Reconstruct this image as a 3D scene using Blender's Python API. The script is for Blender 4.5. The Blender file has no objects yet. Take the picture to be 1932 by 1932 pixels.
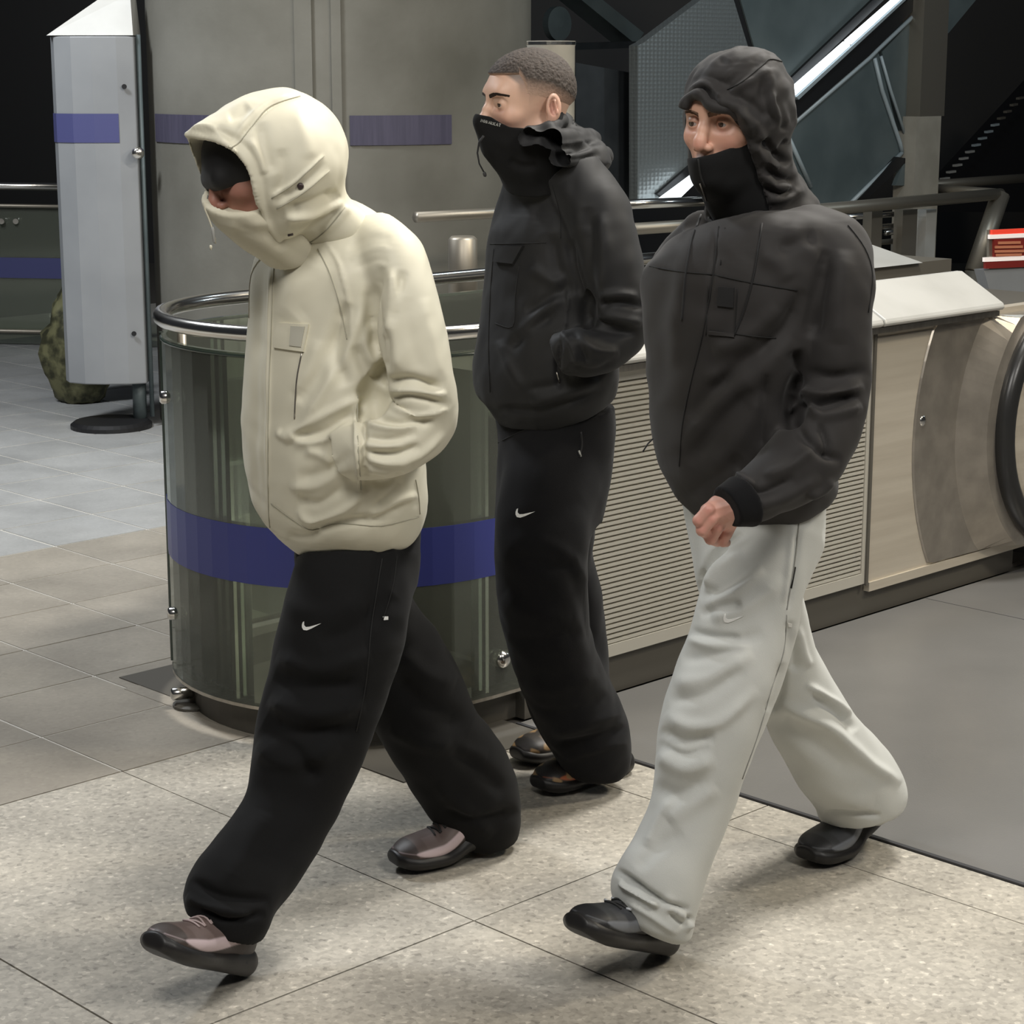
import bpy, bmesh, math, random
import numpy as np
from mathutils import Vector, Matrix, noise
from mathutils.bvhtree import BVHTree
random.seed(4); np.random.seed(4)
SC = bpy.context.scene
COL = SC.collection
R = math.radians
# ------------------------------------------------------------------ camera
FPX, CH, PITCH = 3830.0, 1.72, R(12.2)
cam = bpy.data.cameras.new('camera'); camo = bpy.data.objects.new('camera', cam); COL.objects.link(camo)
camo.location = (0, 0, CH); camo.rotation_euler = (math.pi/2 - PITCH, 0, 0)
cam.sensor_width = 36.0; cam.lens = 36.0*FPX/1932.0; cam.clip_end = 200
SC.camera = camo
SC.view_settings.view_transform = 'Standard'; SC.view_settings.look = 'None'
SC.view_settings.exposure = 0.0; SC.view_settings.gamma = 1.0; SC.view_settings.use_curve_mapping = False
# ------------------------------------------------------------------ world and lamps of the hall, plus one added for a highlight
w = bpy.data.worlds.new('world'); SC.world = w; w.use_nodes = True
w.node_tree.nodes['Background'].inputs[0].default_value = (0.55, 0.6, 0.7, 1)
w.node_tree.nodes['Background'].inputs[1].default_value = 0.035

def area(name, loc, target, size, power, color, sy=None):
    l = bpy.data.lights.new(name, 'AREA'); l.energy = power; l.color = color; l.size = size
    if sy: l.shape = 'RECTANGLE'; l.size_y = sy
    o = bpy.data.objects.new(name, l); COL.objects.link(o); o.location = loc
    d = Vector(target)-Vector(loc); o.rotation_euler = d.to_track_quat('-Z', 'Y').to_euler()
    return o
area('ceiling_or_added_light', (1.6, 5.6, 4.6), (0.0, 4.0, 0.6), 0.9, 205, (1, .965, .90))
area('ceiling_or_added_light', (-0.9, 1.3, 4.4), (0.0, 4.6, 0.6), 1.3, 98, (1, .97, .92))
area('ceiling_or_added_light', (2.6, 1.4, 4.2), (0.6, 4.4, 0.8), 1.1, 84, (1, .965, .90))
area('ceiling_or_added_light', (-3.4, 7.4, 4.6), (-1.8, 8.2, 0), 0.8, 200, (.91, .955, 1))
area('ceiling_or_added_light', (4.2, 5.0, 4.2), (1.6, 6.3, 0.3), 0.6, 105, (1, .90, .72))
area('ceiling_or_added_light', (-1.6, 8.0, 5.0), (-1.0, 10.4, 1.0), 0.8, 26, (1, .96, .88))
area('ceiling_or_added_light', (2.2, 8.5, 4.6), (2.6, 10.5, 1.4), 0.5, 38, (.75, .9, 1))
area('ceiling_or_added_light', (6.6, 9.2, 3.6), (1.2, 8.4, 2.0), 0.22, 26, (.75, .9, 1))  # added unseen lamp, only to put a highlight on the dimpled cladding

# ------------------------------------------------------------------ geometry of the place: floor grid axes A, B
_a = R(44.4)
A = np.array([math.cos(_a), math.sin(_a), 0]); B = np.array([-math.sin(_a), math.cos(_a), 0]); Z = np.array([0, 0, 1.0])
CF = np.array([0, math.cos(PITCH), -math.sin(PITCH)]); CR = np.array([1.0, 0, 0]); CU = np.array([0, math.sin(PITCH), math.cos(PITCH)])
CC = np.array([0, 0, CH])
def ray(x, y): return CF+(x-966)/FPX*CR-(y-966)/FPX*CU
def proj(P):
    d = np.asarray(P)-CC; z = d@CF
    return 966+FPX*(d@CR)/z, 966-FPX*(d@CU)/z, z
def W(s, t, z=0.0): return s*A+t*B+z*Z
def on_t(x, y, t0):
    d = ray(x, y); k = t0/(d@B); q = CC+k*d; return float(q@A), float(q[2])
def on_z(x, y, z=0.0):
    d = ray(x, y); return CC+(z-CH)/d[2]*d

# ------------------------------------------------------------------ materials
def mat(name, col, rough=.5, metal=0, **k):
    m = bpy.data.materials.new(name); m.use_nodes = True
    b = m.node_tree.nodes['Principled BSDF']
    b.inputs['Base Color'].default_value = (*col, 1); b.inputs['Roughness'].default_value = rough; b.inputs['Metallic'].default_value = metal
    for kk, v in k.items(): b.inputs[kk.replace('_', ' ')].default_value = v
    return m
def nodes(m): return m.node_tree.nodes, m.node_tree.links, m.node_tree.nodes['Principled BSDF']
def add_noise(m, scale, c0, c1, bump=0, bscale=None, detail=4, coord='Object', stretch=None, lo=.35, hi=.65, bdist=.002):
    N, L, b = nodes(m)
    tc = N.new('ShaderNodeTexCoord'); mp = N.new('ShaderNodeMapping'); L.new(tc.outputs[coord], mp.inputs[0])
    if stretch: mp.inputs['Scale'].default_value = stretch
    n = N.new('ShaderNodeTexNoise'); n.inputs['Scale'].default_value = scale; n.inputs['Detail'].default_value = detail
    L.new(mp.outputs[0], n.inputs['Vector'])
    r = N.new('ShaderNodeValToRGB'); r.color_ramp.elements[0].position = lo; r.color_ramp.elements[1].position = hi
    r.color_ramp.elements[0].color = (*c0, 1); r.color_ramp.elements[1].color = (*c1, 1)
    L.new(n.outputs['Fac'], r.inputs[0]); L.new(r.outputs[0], b.inputs['Base Color'])
    if bump:
        n2 = N.new('ShaderNodeTexNoise'); n2.inputs['Scale'].default_value = bscale or scale*4; n2.inputs['Detail'].default_value = 3
        L.new(mp.outputs[0], n2.inputs['Vector'])
        bp = N.new('ShaderNodeBump'); bp.inputs['Strength'].default_value = bump; bp.inputs['Distance'].default_value = bdist
        L.new(n2.outputs['Fac'], bp.inputs['Height']); L.new(bp.outputs[0], b.inputs['Normal'])
    return m, r
def stone(name, base, spread, rough=.55):
    m = mat(name, base, rough); N, L, b = nodes(m)
    tc = N.new('ShaderNodeTexCoord')
    geo = N.new('ShaderNodeNewGeometry')
    v = N.new('ShaderNodeTexVoronoi'); v.inputs['Scale'].default_value = 95; L.new(geo.outputs['Position'], v.inputs['Vector'])
    n = N.new('ShaderNodeTexNoise'); n.inputs['Scale'].default_value = 3.2; n.inputs['Detail'].default_value = 5; L.new(geo.outputs['Position'], n.inputs['Vector'])
    n3 = N.new('ShaderNodeTexNoise'); n3.inputs['Scale'].default_value = 60; n3.inputs['Detail'].default_value = 3; L.new(geo.outputs['Position'], n3.inputs['Vector'])
    sep = N.new('ShaderNodeSeparateColor'); L.new(v.outputs['Color'], sep.inputs[0])
    r = N.new('ShaderNodeValToRGB')
    cr = r.color_ramp; cr.elements[0].position = 0; cr.elements[0].color = (*[c*(1-spread*1.1) for c in base], 1)
    cr.elements[1].position = 1; cr.elements[1].color = (*[min(1, c*(1+spread*1.5)) for c in base], 1)
    e = cr.elements.new(.25); e.color = (*[c*(1-spread*.28) for c in base], 1)
    e = cr.elements.new(.78); e.color = (*[c*(1+spread*.28) for c in base], 1)
    mx0 = N.new('ShaderNodeMath'); mx0.operation = 'MULTIPLY_ADD'; mx0.inputs[1].default_value = .55
    s2 = N.new('ShaderNodeMath'); s2.operation = 'MULTIPLY_ADD'; s2.inputs[1].default_value = .9; s2.inputs[2].default_value = -.22
    L.new(n3.outputs['Fac'], s2.inputs[0]); L.new(sep.outputs[0], mx0.inputs[0]); L.new(s2.outputs[0], mx0.inputs[2])
    L.new(mx0.outputs[0], r.inputs[0])
    mr = N.new('ShaderNodeMapRange'); mr.inputs['From Min'].default_value = .3; mr.inputs['From Max'].default_value = .7; mr.inputs['To Min'].default_value = .82; mr.inputs['To Max'].default_value = 1.12
    L.new(n.outputs['Fac'], mr.inputs[0])
    oi = N.new('ShaderNodeObjectInfo'); m2 = N.new('ShaderNodeMapRange'); m2.inputs['To Min'].default_value = .94; m2.inputs['To Max'].default_value = 1.05; L.new(oi.outputs['Random'], m2.inputs[0])
    mu = N.new('ShaderNodeMath'); mu.operation = 'MULTIPLY'; L.new(mr.outputs[0], mu.inputs[0]); L.new(m2.outputs[0], mu.inputs[1])
    mx = N.new('ShaderNodeMix'); mx.data_type = 'RGBA'; mx.blend_type = 'MULTIPLY'; mx.inputs[0].default_value = 1
    L.new(r.outputs[0], mx.inputs[6]); L.new(mu.outputs[0], mx.inputs[7]); L.new(mx.outputs[2], b.inputs['Base Color'])
    return m
M = {}
M['slab'] = stone('granite_slab', (.425, .395, .34), .54, .5)
M['tile'] = stone('stone_tile', (.335, .303, .255), .16, .45)
M['tile_cool'] = stone('cool_stone_tile', (.40, .402, .395), .13, .38)
M['grout'] = mat('grout', (.13, .12, .105), .8)
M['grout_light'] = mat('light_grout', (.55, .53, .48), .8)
M['plate'] = add_noise(mat('floor_plate_metal', (.2, .2, .195), .32, .3), 3, (.20, .197, .19), (.225, .22, .213), .15, 300)[0]
M['plate_edge'] = mat('plate_edge', (.06, .06, .065), .5, .4)
M['steel'] = add_noise(mat('brushed_steel', (.6, .56, .5), .3, 1), 40, (.52, .48, .42), (.66, .62, .55), .08, 500, stretch=(1, 1, .04))[0]
M['steel_warm'] = add_noise(mat('panel_steel', (.62, .56, .46), .40, .45), 22, (.56, .50, .41), (.66, .60, .50), .1, 300, stretch=(.05, .05, 1))[0]
M['steel_groove_reflection'] = add_noise(mat('groove_reflection_steel', (.36, .33, .28), .3, .7), 12, (.33, .30, .26), (.42, .38, .33), .06, 200)[0]  # darker grey imitates the reflection zone of the end panel; groove strip shares it
M['chrome'] = mat('polished_rail', (.72, .70, .66), .2, 1)
M['dull_rail'] = mat('dull_rail', (.33, .30, .25), .45, .8)
M['cap'] = add_noise(mat('cap_metal', (.45, .445, .42), .5, .15), 5, (.43, .425, .40), (.48, .475, .45))[0]
M['rib'] = mat('ribbed_panel', (.56, .535, .47), .45, .35)
M['plinth'] = mat('dark_plinth', (.085, .078, .065), .6)
M['rubber'] = mat('black_rubber', (.018, .018, .018), .28)
M['concrete'] = add_noise(mat('concrete', (.2, .195, .17), .85), 1.6, (.115, .11, .09), (.20, .193, .166), .5, 30, detail=8, lo=.3, hi=.72)[0]
M['stripe'] = add_noise(mat('blue_stripe', (.06, .06, .2), .6), 60, (.052, .048, .080), (.068, .062, .10), stretch=(1, 1, .05))[0]
M['stripe_py'] = mat('blue_band', (.065, .07, .19), .55)
M['post_grey'] = add_noise(mat('post_grey', (.34, .32, .27), .6), 6, (.30, .28, .235), (.37, .345, .295))[0]
M['pylon'] = add_noise(mat('pylon_white', (.44, .46, .48), .5), 3, (.24, .25, .262), (.275, .285, .297))[0]
M['black'] = mat('black_metal', (.01, .01, .011), .5)
M['dark'] = add_noise(mat('dark_cladding', (.03, .035, .04), .5, .3), 4, (.022, .026, .03), (.04, .045, .05))[0]
M['cladding'] = mat('dimpled_cladding', (.25, .275, .28), .36, .55)
N, L, b = nodes(M['cladding'])
tc = N.new('ShaderNodeTexCoord'); v = N.new('ShaderNodeTexVoronoi'); v.inputs['Scale'].default_value = 46; v.inputs['Randomness'].default_value = .12
L.new(tc.outputs['Object'], v.inputs['Vector']); bp = N.new('ShaderNodeBump'); bp.inputs['Strength'].default_value = .4; bp.inputs['Distance'].default_value = .006
L.new(v.outputs['Distance'], bp.inputs['Height']); L.new(bp.outputs[0], b.inputs['Normal'])
M['slate'] = add_noise(mat('slate_panel', (.2, .2, .2), .45, .1), 3, (.085, .11, .115), (.125, .155, .16))[0]
M['edge'] = mat('panel_edge', (.36, .42, .45), .45, .1)
M['glow'] = mat('tube_light', (1, 1, 1), .5, 0, Emission_Color=(.86, .95, 1, 1), Emission_Strength=2.2)
def glass(name, col, alpha):
    m = bpy.data.materials.new(name); m.use_nodes = True; N, L = m.node_tree.nodes, m.node_tree.links
    N.remove(N['Principled BSDF']); out = [n for n in N if n.type == 'OUTPUT_MATERIAL'][0]
    tr = N.new('ShaderNodeBsdfTransparent'); tr.inputs[0].default_value = (*col, 1)
    gl = N.new('ShaderNodeBsdfGlossy'); gl.inputs['Roughness'].default_value = .06; gl.inputs['Color'].default_value = (.9, .95, .92, 1)
    df = N.new('ShaderNodeBsdfDiffuse'); df.inputs['Color'].default_value = (.40, .42, .36, 1)
    fr = N.new('ShaderNodeFresnel'); fr.inputs[0].default_value = 1.5
    mx = N.new('ShaderNodeMixShader'); mx.inputs[0].default_value = alpha; L.new(tr.outputs[0], mx.inputs[1]); L.new(df.outputs[0], mx.inputs[2])
    m2 = N.new('ShaderNodeMixShader'); L.new(fr.outputs[0], m2.inputs[0]); L.new(mx.outputs[0], m2.inputs[1]); L.new(gl.outputs[0], m2.inputs[2])
    L.new(m2.outputs[0], out.inputs[0]); return m
M['glass'] = glass('curved_glass', (.78, .82, .74), .15)
M['glass_band'] = bpy.data.materials.new('blue_film'); M['glass_band'] = mat('blue_film', (.045, .055, .24), .35, 0, Alpha=.86)
M['glass_edge'] = mat('glass_edge', (.04, .055, .045), .2)
M['hivis'] = add_noise(mat('hi_vis_cloth', (.2, .2, .05), .7), 14, (.03, .03, .012), (.15, .145, .07), lo=.4, hi=.6)[0]
M['red'] = mat('sign_red', (.75, .05, .025), .5, 0, Emission_Color=(1, .08, .04, 1), Emission_Strength=.35)
M['darkred'] = mat('sign_dark_red', (.22, .02, .015), .5)
M['white'] = mat('sign_white', (.85, .8, .76), .5, 0, Emission_Color=(1, .85, .8, 1), Emission_Strength=.35)
M['orange'] = mat('sign_orange', (.6, .22, .12), .5)

# ------------------------------------------------------------------ object helpers
def tag(o, label=None, cat=None, group=None, kind=None):
    if label: o['label'] = label
    if cat: o['category'] = cat
    if group: o['group'] = group
    if kind: o['kind'] = kind
    return o
def empty(name, loc):
    o = bpy.data.objects.new(name, None); COL.objects.link(o); o.location = [float(v) for v in loc]; o.empty_display_size = .1; return o
def link(name, me, m, parent=None, smooth=False):
    o = bpy.data.objects.new(name, me); COL.objects.link(o)
    if m and not me.materials:
        for mm in (m if isinstance(m, (list, tuple)) else [m]): me.materials.append(mm)
    if smooth:
        me.polygons.foreach_set('use_smooth', [True]*len(me.polygons))
    if parent:
        o.parent = parent
        off = parent.location if parent.parent is None else Vector((0, 0, 0))
        o.matrix_parent_inverse = Matrix.Translation(-off)
    return o
class MB:
    def __init__(s): s.v = []; s.f = []
    def add(s, vs, fs):
        n = len(s.v); s.v += [tuple(float(c) for c in p) for p in vs]; s.f += [[i+n for i in f] for f in fs]; return s
    def hexa(s, p):   # 8 points: 4 bottom loop, 4 top loop
        return s.add(p, [[3, 2, 1, 0], [4, 5, 6, 7], [0, 1, 5, 4], [1, 2, 6, 5], [2, 3, 7, 6], [3, 0, 4, 7]])
    def box(s, s0, s1, t0, t1, z0, z1):   # box in floor axes
        return s.hexa([W(s0, t0, z0), W(s1, t0, z0), W(s1, t1, z0), W(s0, t1, z0), W(s0, t0, z1), W(s1, t0, z1), W(s1, t1, z1), W(s0, t1, z1)])
    def prism(s, poly, vec):              # planar 3D polygon swept by vec
        n = len(poly); p = [np.asarray(q, float) for q in poly]; vec = np.asarray(vec, float)
        return s.add(p+[q+vec for q in p], [list(range(n))[::-1], [n+i for i in range(n)]]+[[i, (i+1) % n, n+(i+1) % n, n+i] for i in range(n)])
    def tube(s, pts, r, seg=10, closed=False):
        pts = [np.asarray(p, float) for p in pts]; n = len(pts); rr = r if hasattr(r, '__len__') else [r]*n
        base = len(s.v); up = None
        for i, p in enumerate(pts):
            d = (pts[(i+1) % n] if (closed or i < n-1) else p)-(pts[i-1] if (closed or i > 0) else p); d = d/(np.linalg.norm(d)+1e-9)
            if up is None:
                up = np.cross(d, [0.31, .17, .93]); up /= np.linalg.norm(up)
            up = up-d*(up@d); up /= np.linalg.norm(up)+1e-9; v = np.cross(d, up)
            for k in range(seg):
                a = 2*math.pi*k/seg; s.v.append(tuple(p+rr[i]*(math.cos(a)*up+math.sin(a)*v)))
        for i in range(n if closed else n-1):
            for k in range(seg):
                a = base+i*seg+k; b2 = base+i*seg+(k+1) % seg; c = base+((i+1) % n)*seg+(k+1) % seg; d2 = base+((i+1) % n)*seg+k
                s.f.append([a, b2, c, d2])
        if not closed:
            s.f.append([base+k for k in range(seg)][::-1]); s.f.append([base+(n-1)*seg+k for k in range(seg)])
        return s
    def lathe(s, origin, axis, prof, seg=24, ref=None):   # prof: list of (radius, height along axis)
        origin = np.asarray(origin, float); axis = np.asarray(axis, float)/np.linalg.norm(axis)
        u = np.cross(axis, [0.3, .2, .9] if ref is None else ref); u /= np.linalg.norm(u); v = np.cross(axis, u); base = len(s.v)
        for r, h in prof:
            for k in range(seg):
                a = 2*math.pi*k/seg; s.v.append(tuple(origin+axis*h+r*(math.cos(a)*u+math.sin(a)*v)))
        for i in range(len(prof)-1):
            for k in range(seg):
                s.f.append([base+i*seg+k, base+i*seg+(k+1) % seg, base+(i+1)*seg+(k+1) % seg, base+(i+1)*seg+k])
        s.f.append([base+k for k in range(seg)][::-1]); s.f.append([base+(len(prof)-1)*seg+k for k in range(seg)])
        return s
    def mesh(s, name, origin=(0, 0, 0)):
        me = bpy.data.meshes.new(name); o = np.asarray(origin, float)
        me.from_pydata([tuple(np.asarray(p)-o) for p in s.v], [], s.f); me.validate(); me.update()
        bm = bmesh.new(); bm.from_mesh(me); bmesh.ops.recalc_face_normals(bm, faces=bm.faces); bm.to_mesh(me); bm.free()
        return me
    def build(s, name, m, parent=None, smooth=False, bevel=0, autosmooth=None):
        o = link(name, s.mesh(name), m, parent, smooth)
        if bevel:
            b = o.modifiers.new('bevel', 'BEVEL'); b.width = bevel; b.segments = 2; b.limit_method = 'ANGLE'; b.angle_limit = R(40)
        if autosmooth:
            try: o.data.set_sharp_from_angle(angle=R(autosmooth))
            except Exception: pass
        return o
def pts_t(poly, T): return [W(*((lambda q: (q[0], T, q[1]))(on_t(x, y, T)))) for x, y in poly]
# =================================================================== THE PLACE
# floor bed and paving
fl = MB().box(-6, 22, -6, 24, -.12, -.012).build('floor', M['grout']); tag(fl, kind='structure')
HOLE = (3.10, 11.0, 3.76, 6.62)          # escalator well area in s,t
def overlaps_plate(s0, s1, t0, t1):
    return (s1 > 3.69 and t1 < 3.75) or (s0 > 3.2 and t0 > 3.75 and t1 < 4.75)
tile_mesh = {}
def paving(slist, tlist, m, gap, prefix):
    n = 0
    for i in range(len(slist)-1):
        for j in range(len(tlist)-1):
            s0, s1, t0, t1 = slist[i], slist[i+1], tlist[j], tlist[j+1]
            if s0 >= 3.68 and t1 <= 3.8: continue
            if s0 < 3.68 < s1 and t0 < 3.74: s1c = 3.672
            else: s1c = s1
            if s0 > 3.5 and 3.74 < t0 < 4.6: continue
            vis = False
            for a_ in (0, .25, .5, .75, 1):
                for b_ in (0, .25, .5, .75, 1):
                    x, y, z = proj(W(s0+(s1-s0)*a_, t0+(t1-t0)*b_, 0))
                    if z > .5 and -750 < x < 2500 and 560 < y < 2300: vis = True
            if not vis: continue
            key = (round(s1c-s0-gap, 3), round(t1-t0-gap, 3), m.name)
            c = W((s0+s1c)/2, (t0+t1)/2, 0)
            if key not in tile_mesh:
                a_, b_ = key[0]/2, key[1]/2
                q = MB().hexa([a_*x_*A+b_*y_*B+Z*z_ for z_ in (-.012, 0) for x_, y_ in ((-1, -1), (1, -1), (1, 1), (-1, 1))])
                me = q.mesh('tile'); me.materials.append(m); tile_mesh[key] = me
            o = bpy.data.objects.new('tile', tile_mesh[key]); COL.objects.link(o); o.location = c+Z*random.uniform(-.0004, .0004); o.parent = fl; n += 1
    return n
far_t = [4.16+.38*k for k in range(7)]
S_near = [-.50, .30, 1.10, 1.90, 2.70, 3.50, 4.30]; T_near = [-2.26, -.98, .30, 1.59, 2.87, 4.16]
S_far = [2.70+.41*k for k in range(-6, 13)]
n1 = paving(S_near, T_near, M['slab'], .004, 's')
n2 = paving(S_far, far_t[:7], M['tile'], .008, 'f')
n3 = paving([s for s in S_far], [6.44+.39*k for k in range(15)], M['tile_cool'], .011, 'c')
# light-coloured joint bedding under the far field
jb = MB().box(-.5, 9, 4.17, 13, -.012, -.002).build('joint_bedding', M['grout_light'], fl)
# metal landing plate before the escalator
pl = MB().box(3.68, 9.5, -2.0, 3.735, -.012, .002).build('landing_plate', M['plate']); tag(pl, kind='structure')
MB().box(3.672, 3.684, -2.0, 3.735, -.012, .005).build('edge_strip', M['plate_edge'], pl)
for k in range(3): MB().box(3.69+1.9*(k+1), 3.693+1.9*(k+1), -2.0, 3.73, .0015, .0026).build('joint', M['plate_edge'], pl)

# ---- escalator side barrier: plinth, ribbed panels, smooth end panel with a dish imitating the handrail's reflection, caps
bz = empty('escalator_barrier', W(4.9, 3.8, 0)); tag(bz, 'stainless escalator side barrier with ribbed panels and white sloped caps', 'barrier')
MB().box(3.72, 6.15, 3.75, 4.30, 0, .12).build('plinth', M['plinth'], bz)
MB().box(3.75, 6.6, 3.80, 4.28, .1, .93).build('core', M['plinth'], bz)
def ribbed(s0, s1):
    q = MB().box(s0, s1, 3.745, 3.78, .115, .925)
    o = q.build('ribbed_panel', M['rib'], bz)
    for fr in ((s0, s1, .115, .15), (s0, s1, .895, .925), (s0, s0+.022, .15, .895), (s1-.022, s1, .15, .895)):
        MB().box(fr[0], fr[1], 3.732, 3.746, fr[2], fr[3]).build('frame_strip', M['rib'], o)
    n = 50; me = None
    for k in range(n):
        z0 = .153+(.742)*k/n; h = .742/n*.60
        if me is None:
            q = MB(); c = W((s0+s1)/2, 3.740, 0); hw = (s1-s0)/2-.024
            q.hexa([c*0+a_*hw*A+b_*B+z_*Z for z_, dd in ((0, 0), (h, 0)) for a_, b_ in ((-1, -.005), (1, -.005), (1, .006), (-1, .006))])
            me = q.mesh('slat'); me.materials.append(M['rib'])
        so = bpy.data.objects.new('slat', me); COL.objects.link(so); so.parent = o; so.location = W((s0+s1)/2, 3.740, z0)
for s0, s1 in ((3.74, 4.485), (4.50, 5.245)): ribbed(s0, s1)
# smooth end panel
ep = MB().box(5.262, 7.2, 3.735, 3.78, .085, .945).build('end_panel', M['steel_warm'], bz)
MB().box(5.262, 7.2, 3.728, 3.736, .085, .115).build('frame_strip', M['steel_warm'], ep)
MB().box(5.262, 7.2, 3.731, 3.736, .905, .909).build('groove_strip', M['steel_groove_reflection'], ep)
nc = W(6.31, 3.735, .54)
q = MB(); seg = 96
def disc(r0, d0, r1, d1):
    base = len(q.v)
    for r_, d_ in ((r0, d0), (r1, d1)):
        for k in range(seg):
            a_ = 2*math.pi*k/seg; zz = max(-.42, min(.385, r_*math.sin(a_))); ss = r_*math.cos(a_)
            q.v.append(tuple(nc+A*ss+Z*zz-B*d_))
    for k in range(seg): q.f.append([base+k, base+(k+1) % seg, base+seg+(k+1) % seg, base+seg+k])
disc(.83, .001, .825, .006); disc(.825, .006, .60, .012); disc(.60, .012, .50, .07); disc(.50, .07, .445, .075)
q.build('reflection_dish', M['steel_groove_reflection'], bz, smooth=False)  # added disc and cone imitate the handrail's reflection in the polished panel
MB().tube([nc+A*.42*math.cos(a_)+Z*.42*math.sin(a_)-B*.085 for a_ in np.linspace(0, 2*math.pi, 61)[:-1]], .038, 12, closed=True).build('handrail_loop', M['rubber'], bz, smooth=True)
MB().lathe(nc-B*.04, -B, [(.385, 0), (.385, .05), (.36, .06), (.2, .062)], 64).build('newel_panel', M['steel_warm'], bz, smooth=False)
scp = W(5.527, 3.729, .612)
MB().lathe(scp+B*.004, -B, [(.02, 0), (.019, .004), (.014, .008), (.005, .010)], 24).build('screw', M['chrome'], bz, smooth=True)
# caps : sloped lids
def cap(s0, s1, m=M['cap']):
    prof = [(3.685, .948), (3.678, .958), (3.685, .972), (3.85, 1.066), (3.875, 1.066), (3.895, .948)]
    MB().prism([W(s0, t, z) for t, z in prof], A*(s1-s0)).build('cap', m, bz, bevel=.006)
cap(3.74, 4.48); cap(4.488, 5.222); cap(5.23, 5.905)
MB().box(3.74, 5.905, 3.70, 3.76, .926, .944).build('trim_rail', M['steel'], bz)
MB().box(5.24, 5.252, 3.725, 3.74, .11, .94).build('seam_strip', M['plinth'], bz)
# second, inner skirt of the escalator with its own white cap
ib = empty('inner_skirt', W(5.9, 4.7, 0)); tag(ib, 'inner escalator balustrade skirt with pale cap behind the steel barrier', 'balustrade')
MB().prism([W(5.2, 4.62, .05), W(7.0, 4.62, .05), W(7.0, 4.62, .99), W(5.2, 4.62, .99)], B*.30).build('skirt_panel', M['dull_rail'], ib)
MB().prism([W(6.15, 4.60, .99), W(6.15, 4.95, 1.07), W(6.15, 4.97, .98)], A*.62).build('skirt_cap', M['cap'], ib)
MB().prism([W(5.2, 4.58, .985), W(5.2, 4.75, 1.0), W(5.2, 4.9, .98)], A*.93).build('skirt_ledge', M['dull_rail'], ib)

# ---- curved glass balustrade in front of the well
gb = empty('glass_balustrade', W(3.5, 4.27, 0)); tag(gb, 'curved clear glass balustrade with blue band and tubular steel handrail', 'balustrade')
cs, ct, rr = 3.585, 4.268, .533
def uplan(off=0.0, s_end=(3.725, 4.62), n=28):
    r_ = rr+off; P = [(s_end[0], ct-r_)]
    P += [(cs+(s_end[0]-cs)*(1-k/3), ct-r_) for k in (1, 2)] if s_end[0] > cs else []
    P += [(cs-r_*math.sin(a_), ct-r_*math.cos(a_)) for a_ in np.linspace(0, math.pi, n)]
    P += [(cs+(s_end[1]-cs)*k/4, ct+r_) for k in (1, 2, 3, 4)]
    return P
def wall_strip(P, Q, z0, z1):
    q = MB(); n = len(P)
    vs = [W(*p, z0) for p in P]+[W(*p, z1) for p in P]+[W(*p, z0) for p in Q]+[W(*p, z1) for p in Q]
    fs = []
    for i in range(n-1):
        fs += [[i, i+1, n+i+1, n+i], [2*n+i, 3*n+i, 3*n+i+1, 2*n+i+1], [n+i, n+i+1, 3*n+i+1, 3*n+i], [i, 2*n+i, 2*n+i+1, i+1]]
    fs += [[0, n, 3*n, 2*n], [n-1, 3*n-1, 4*n-1, 2*n-1]]
    return q.add(vs, fs)
PO, PI_ = uplan(0), uplan(-.014)
cut = 16
for a0, a1, nm in ((0, cut, 'front'), (cut-1, len(PO), 'back')):
    wall_strip(PO[a0:a1], PI_[a0:a1], .10, 1.03).build('glass_pane', M['glass'], gb, smooth=False)
PB, PC = uplan(.0015), uplan(.0005)
wall_strip(PB[0:cut], PC[0:cut], .430, .583).build('blue_band', M['glass_band'], gb)
wall_strip(PB[cut-1:], PC[cut-1:], .430, .583).build('blue_band', M['glass_band'], gb)
wall_strip(uplan(.002), uplan(-.016), .092, .101).build('bottom_channel', M['steel'], gb)
wall_strip(uplan(-.05), uplan(-.12), .0, .09).build('kerb', M['plinth'], gb)
MB().tube([W(s, t, 1.08) for s, t in uplan(0, (4.3, 5.7))][0:], .021, 12).build('handrail', M['chrome'], gb, smooth=True)
MB().tube([W(s, t, 1.022) for s, t in uplan(.0, (3.75, 4.6))], .0045, 8).build('glass_trim', M['glass_edge'], gb, smooth=True)
for ang in (60, 116):
    a_ = R(ang); p = W(cs-rr*math.sin(a_), ct-rr*math.cos(a_), 0); nn = -(A*math.sin(a_)+B*math.cos(a_))
    post = MB().box(0, 0, 0, 0, 0, 0); post = MB().tube([p-nn*.05+Z*0, p-nn*.05+Z*1.07], .013, 8).build('post', M['dull_rail'], gb, smooth=True)
    for zz in (.87, .27, .04):
        MB().lathe(p-nn*.045+Z*zz, nn, [(.018, 0), (.018, .055), (.012, .06)], 14).build('clamp', M['chrome'], post, smooth=True)
    MB().lathe(p-nn*.05, Z, [(.06, 0), (.06, .008), (.05, .012)], 20).build('base_flange', M['plinth'], post)
MB().lathe(W(3.625, 3.735, .193)+B*.01, -B, [(.024, 0), (.024, .014), (.017, .022), (.006, .025)], 24).build('glass_bolt', M['chrome'], gb, smooth=True)
MB().lathe(W(3.625, 3.735, .86)+B*.01, -B, [(.02, 0), (.02, .014), (.013, .02)], 24).build('glass_bolt', M['chrome'], gb, smooth=True)
a_ = R(130); p = W(cs-rr*math.sin(a_), ct-rr*math.cos(a_), 0); MB().tube([p+Z*.10, p+Z*1.03], .008, 8).build('pane_edge', M['glass_edge'], gb)
# dark floor strip around the well
fs_ = MB().box(3.15, 3.67, 3.60, 4.85, -.012, .003).build('well_border', M['plinth']); tag(fs_, kind='structure')
wfl = MB().box(3.1, 6.4, 3.80, 4.75, -.012, .001).build('well_floor', M['tile']); tag(wfl, kind='structure')
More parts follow.
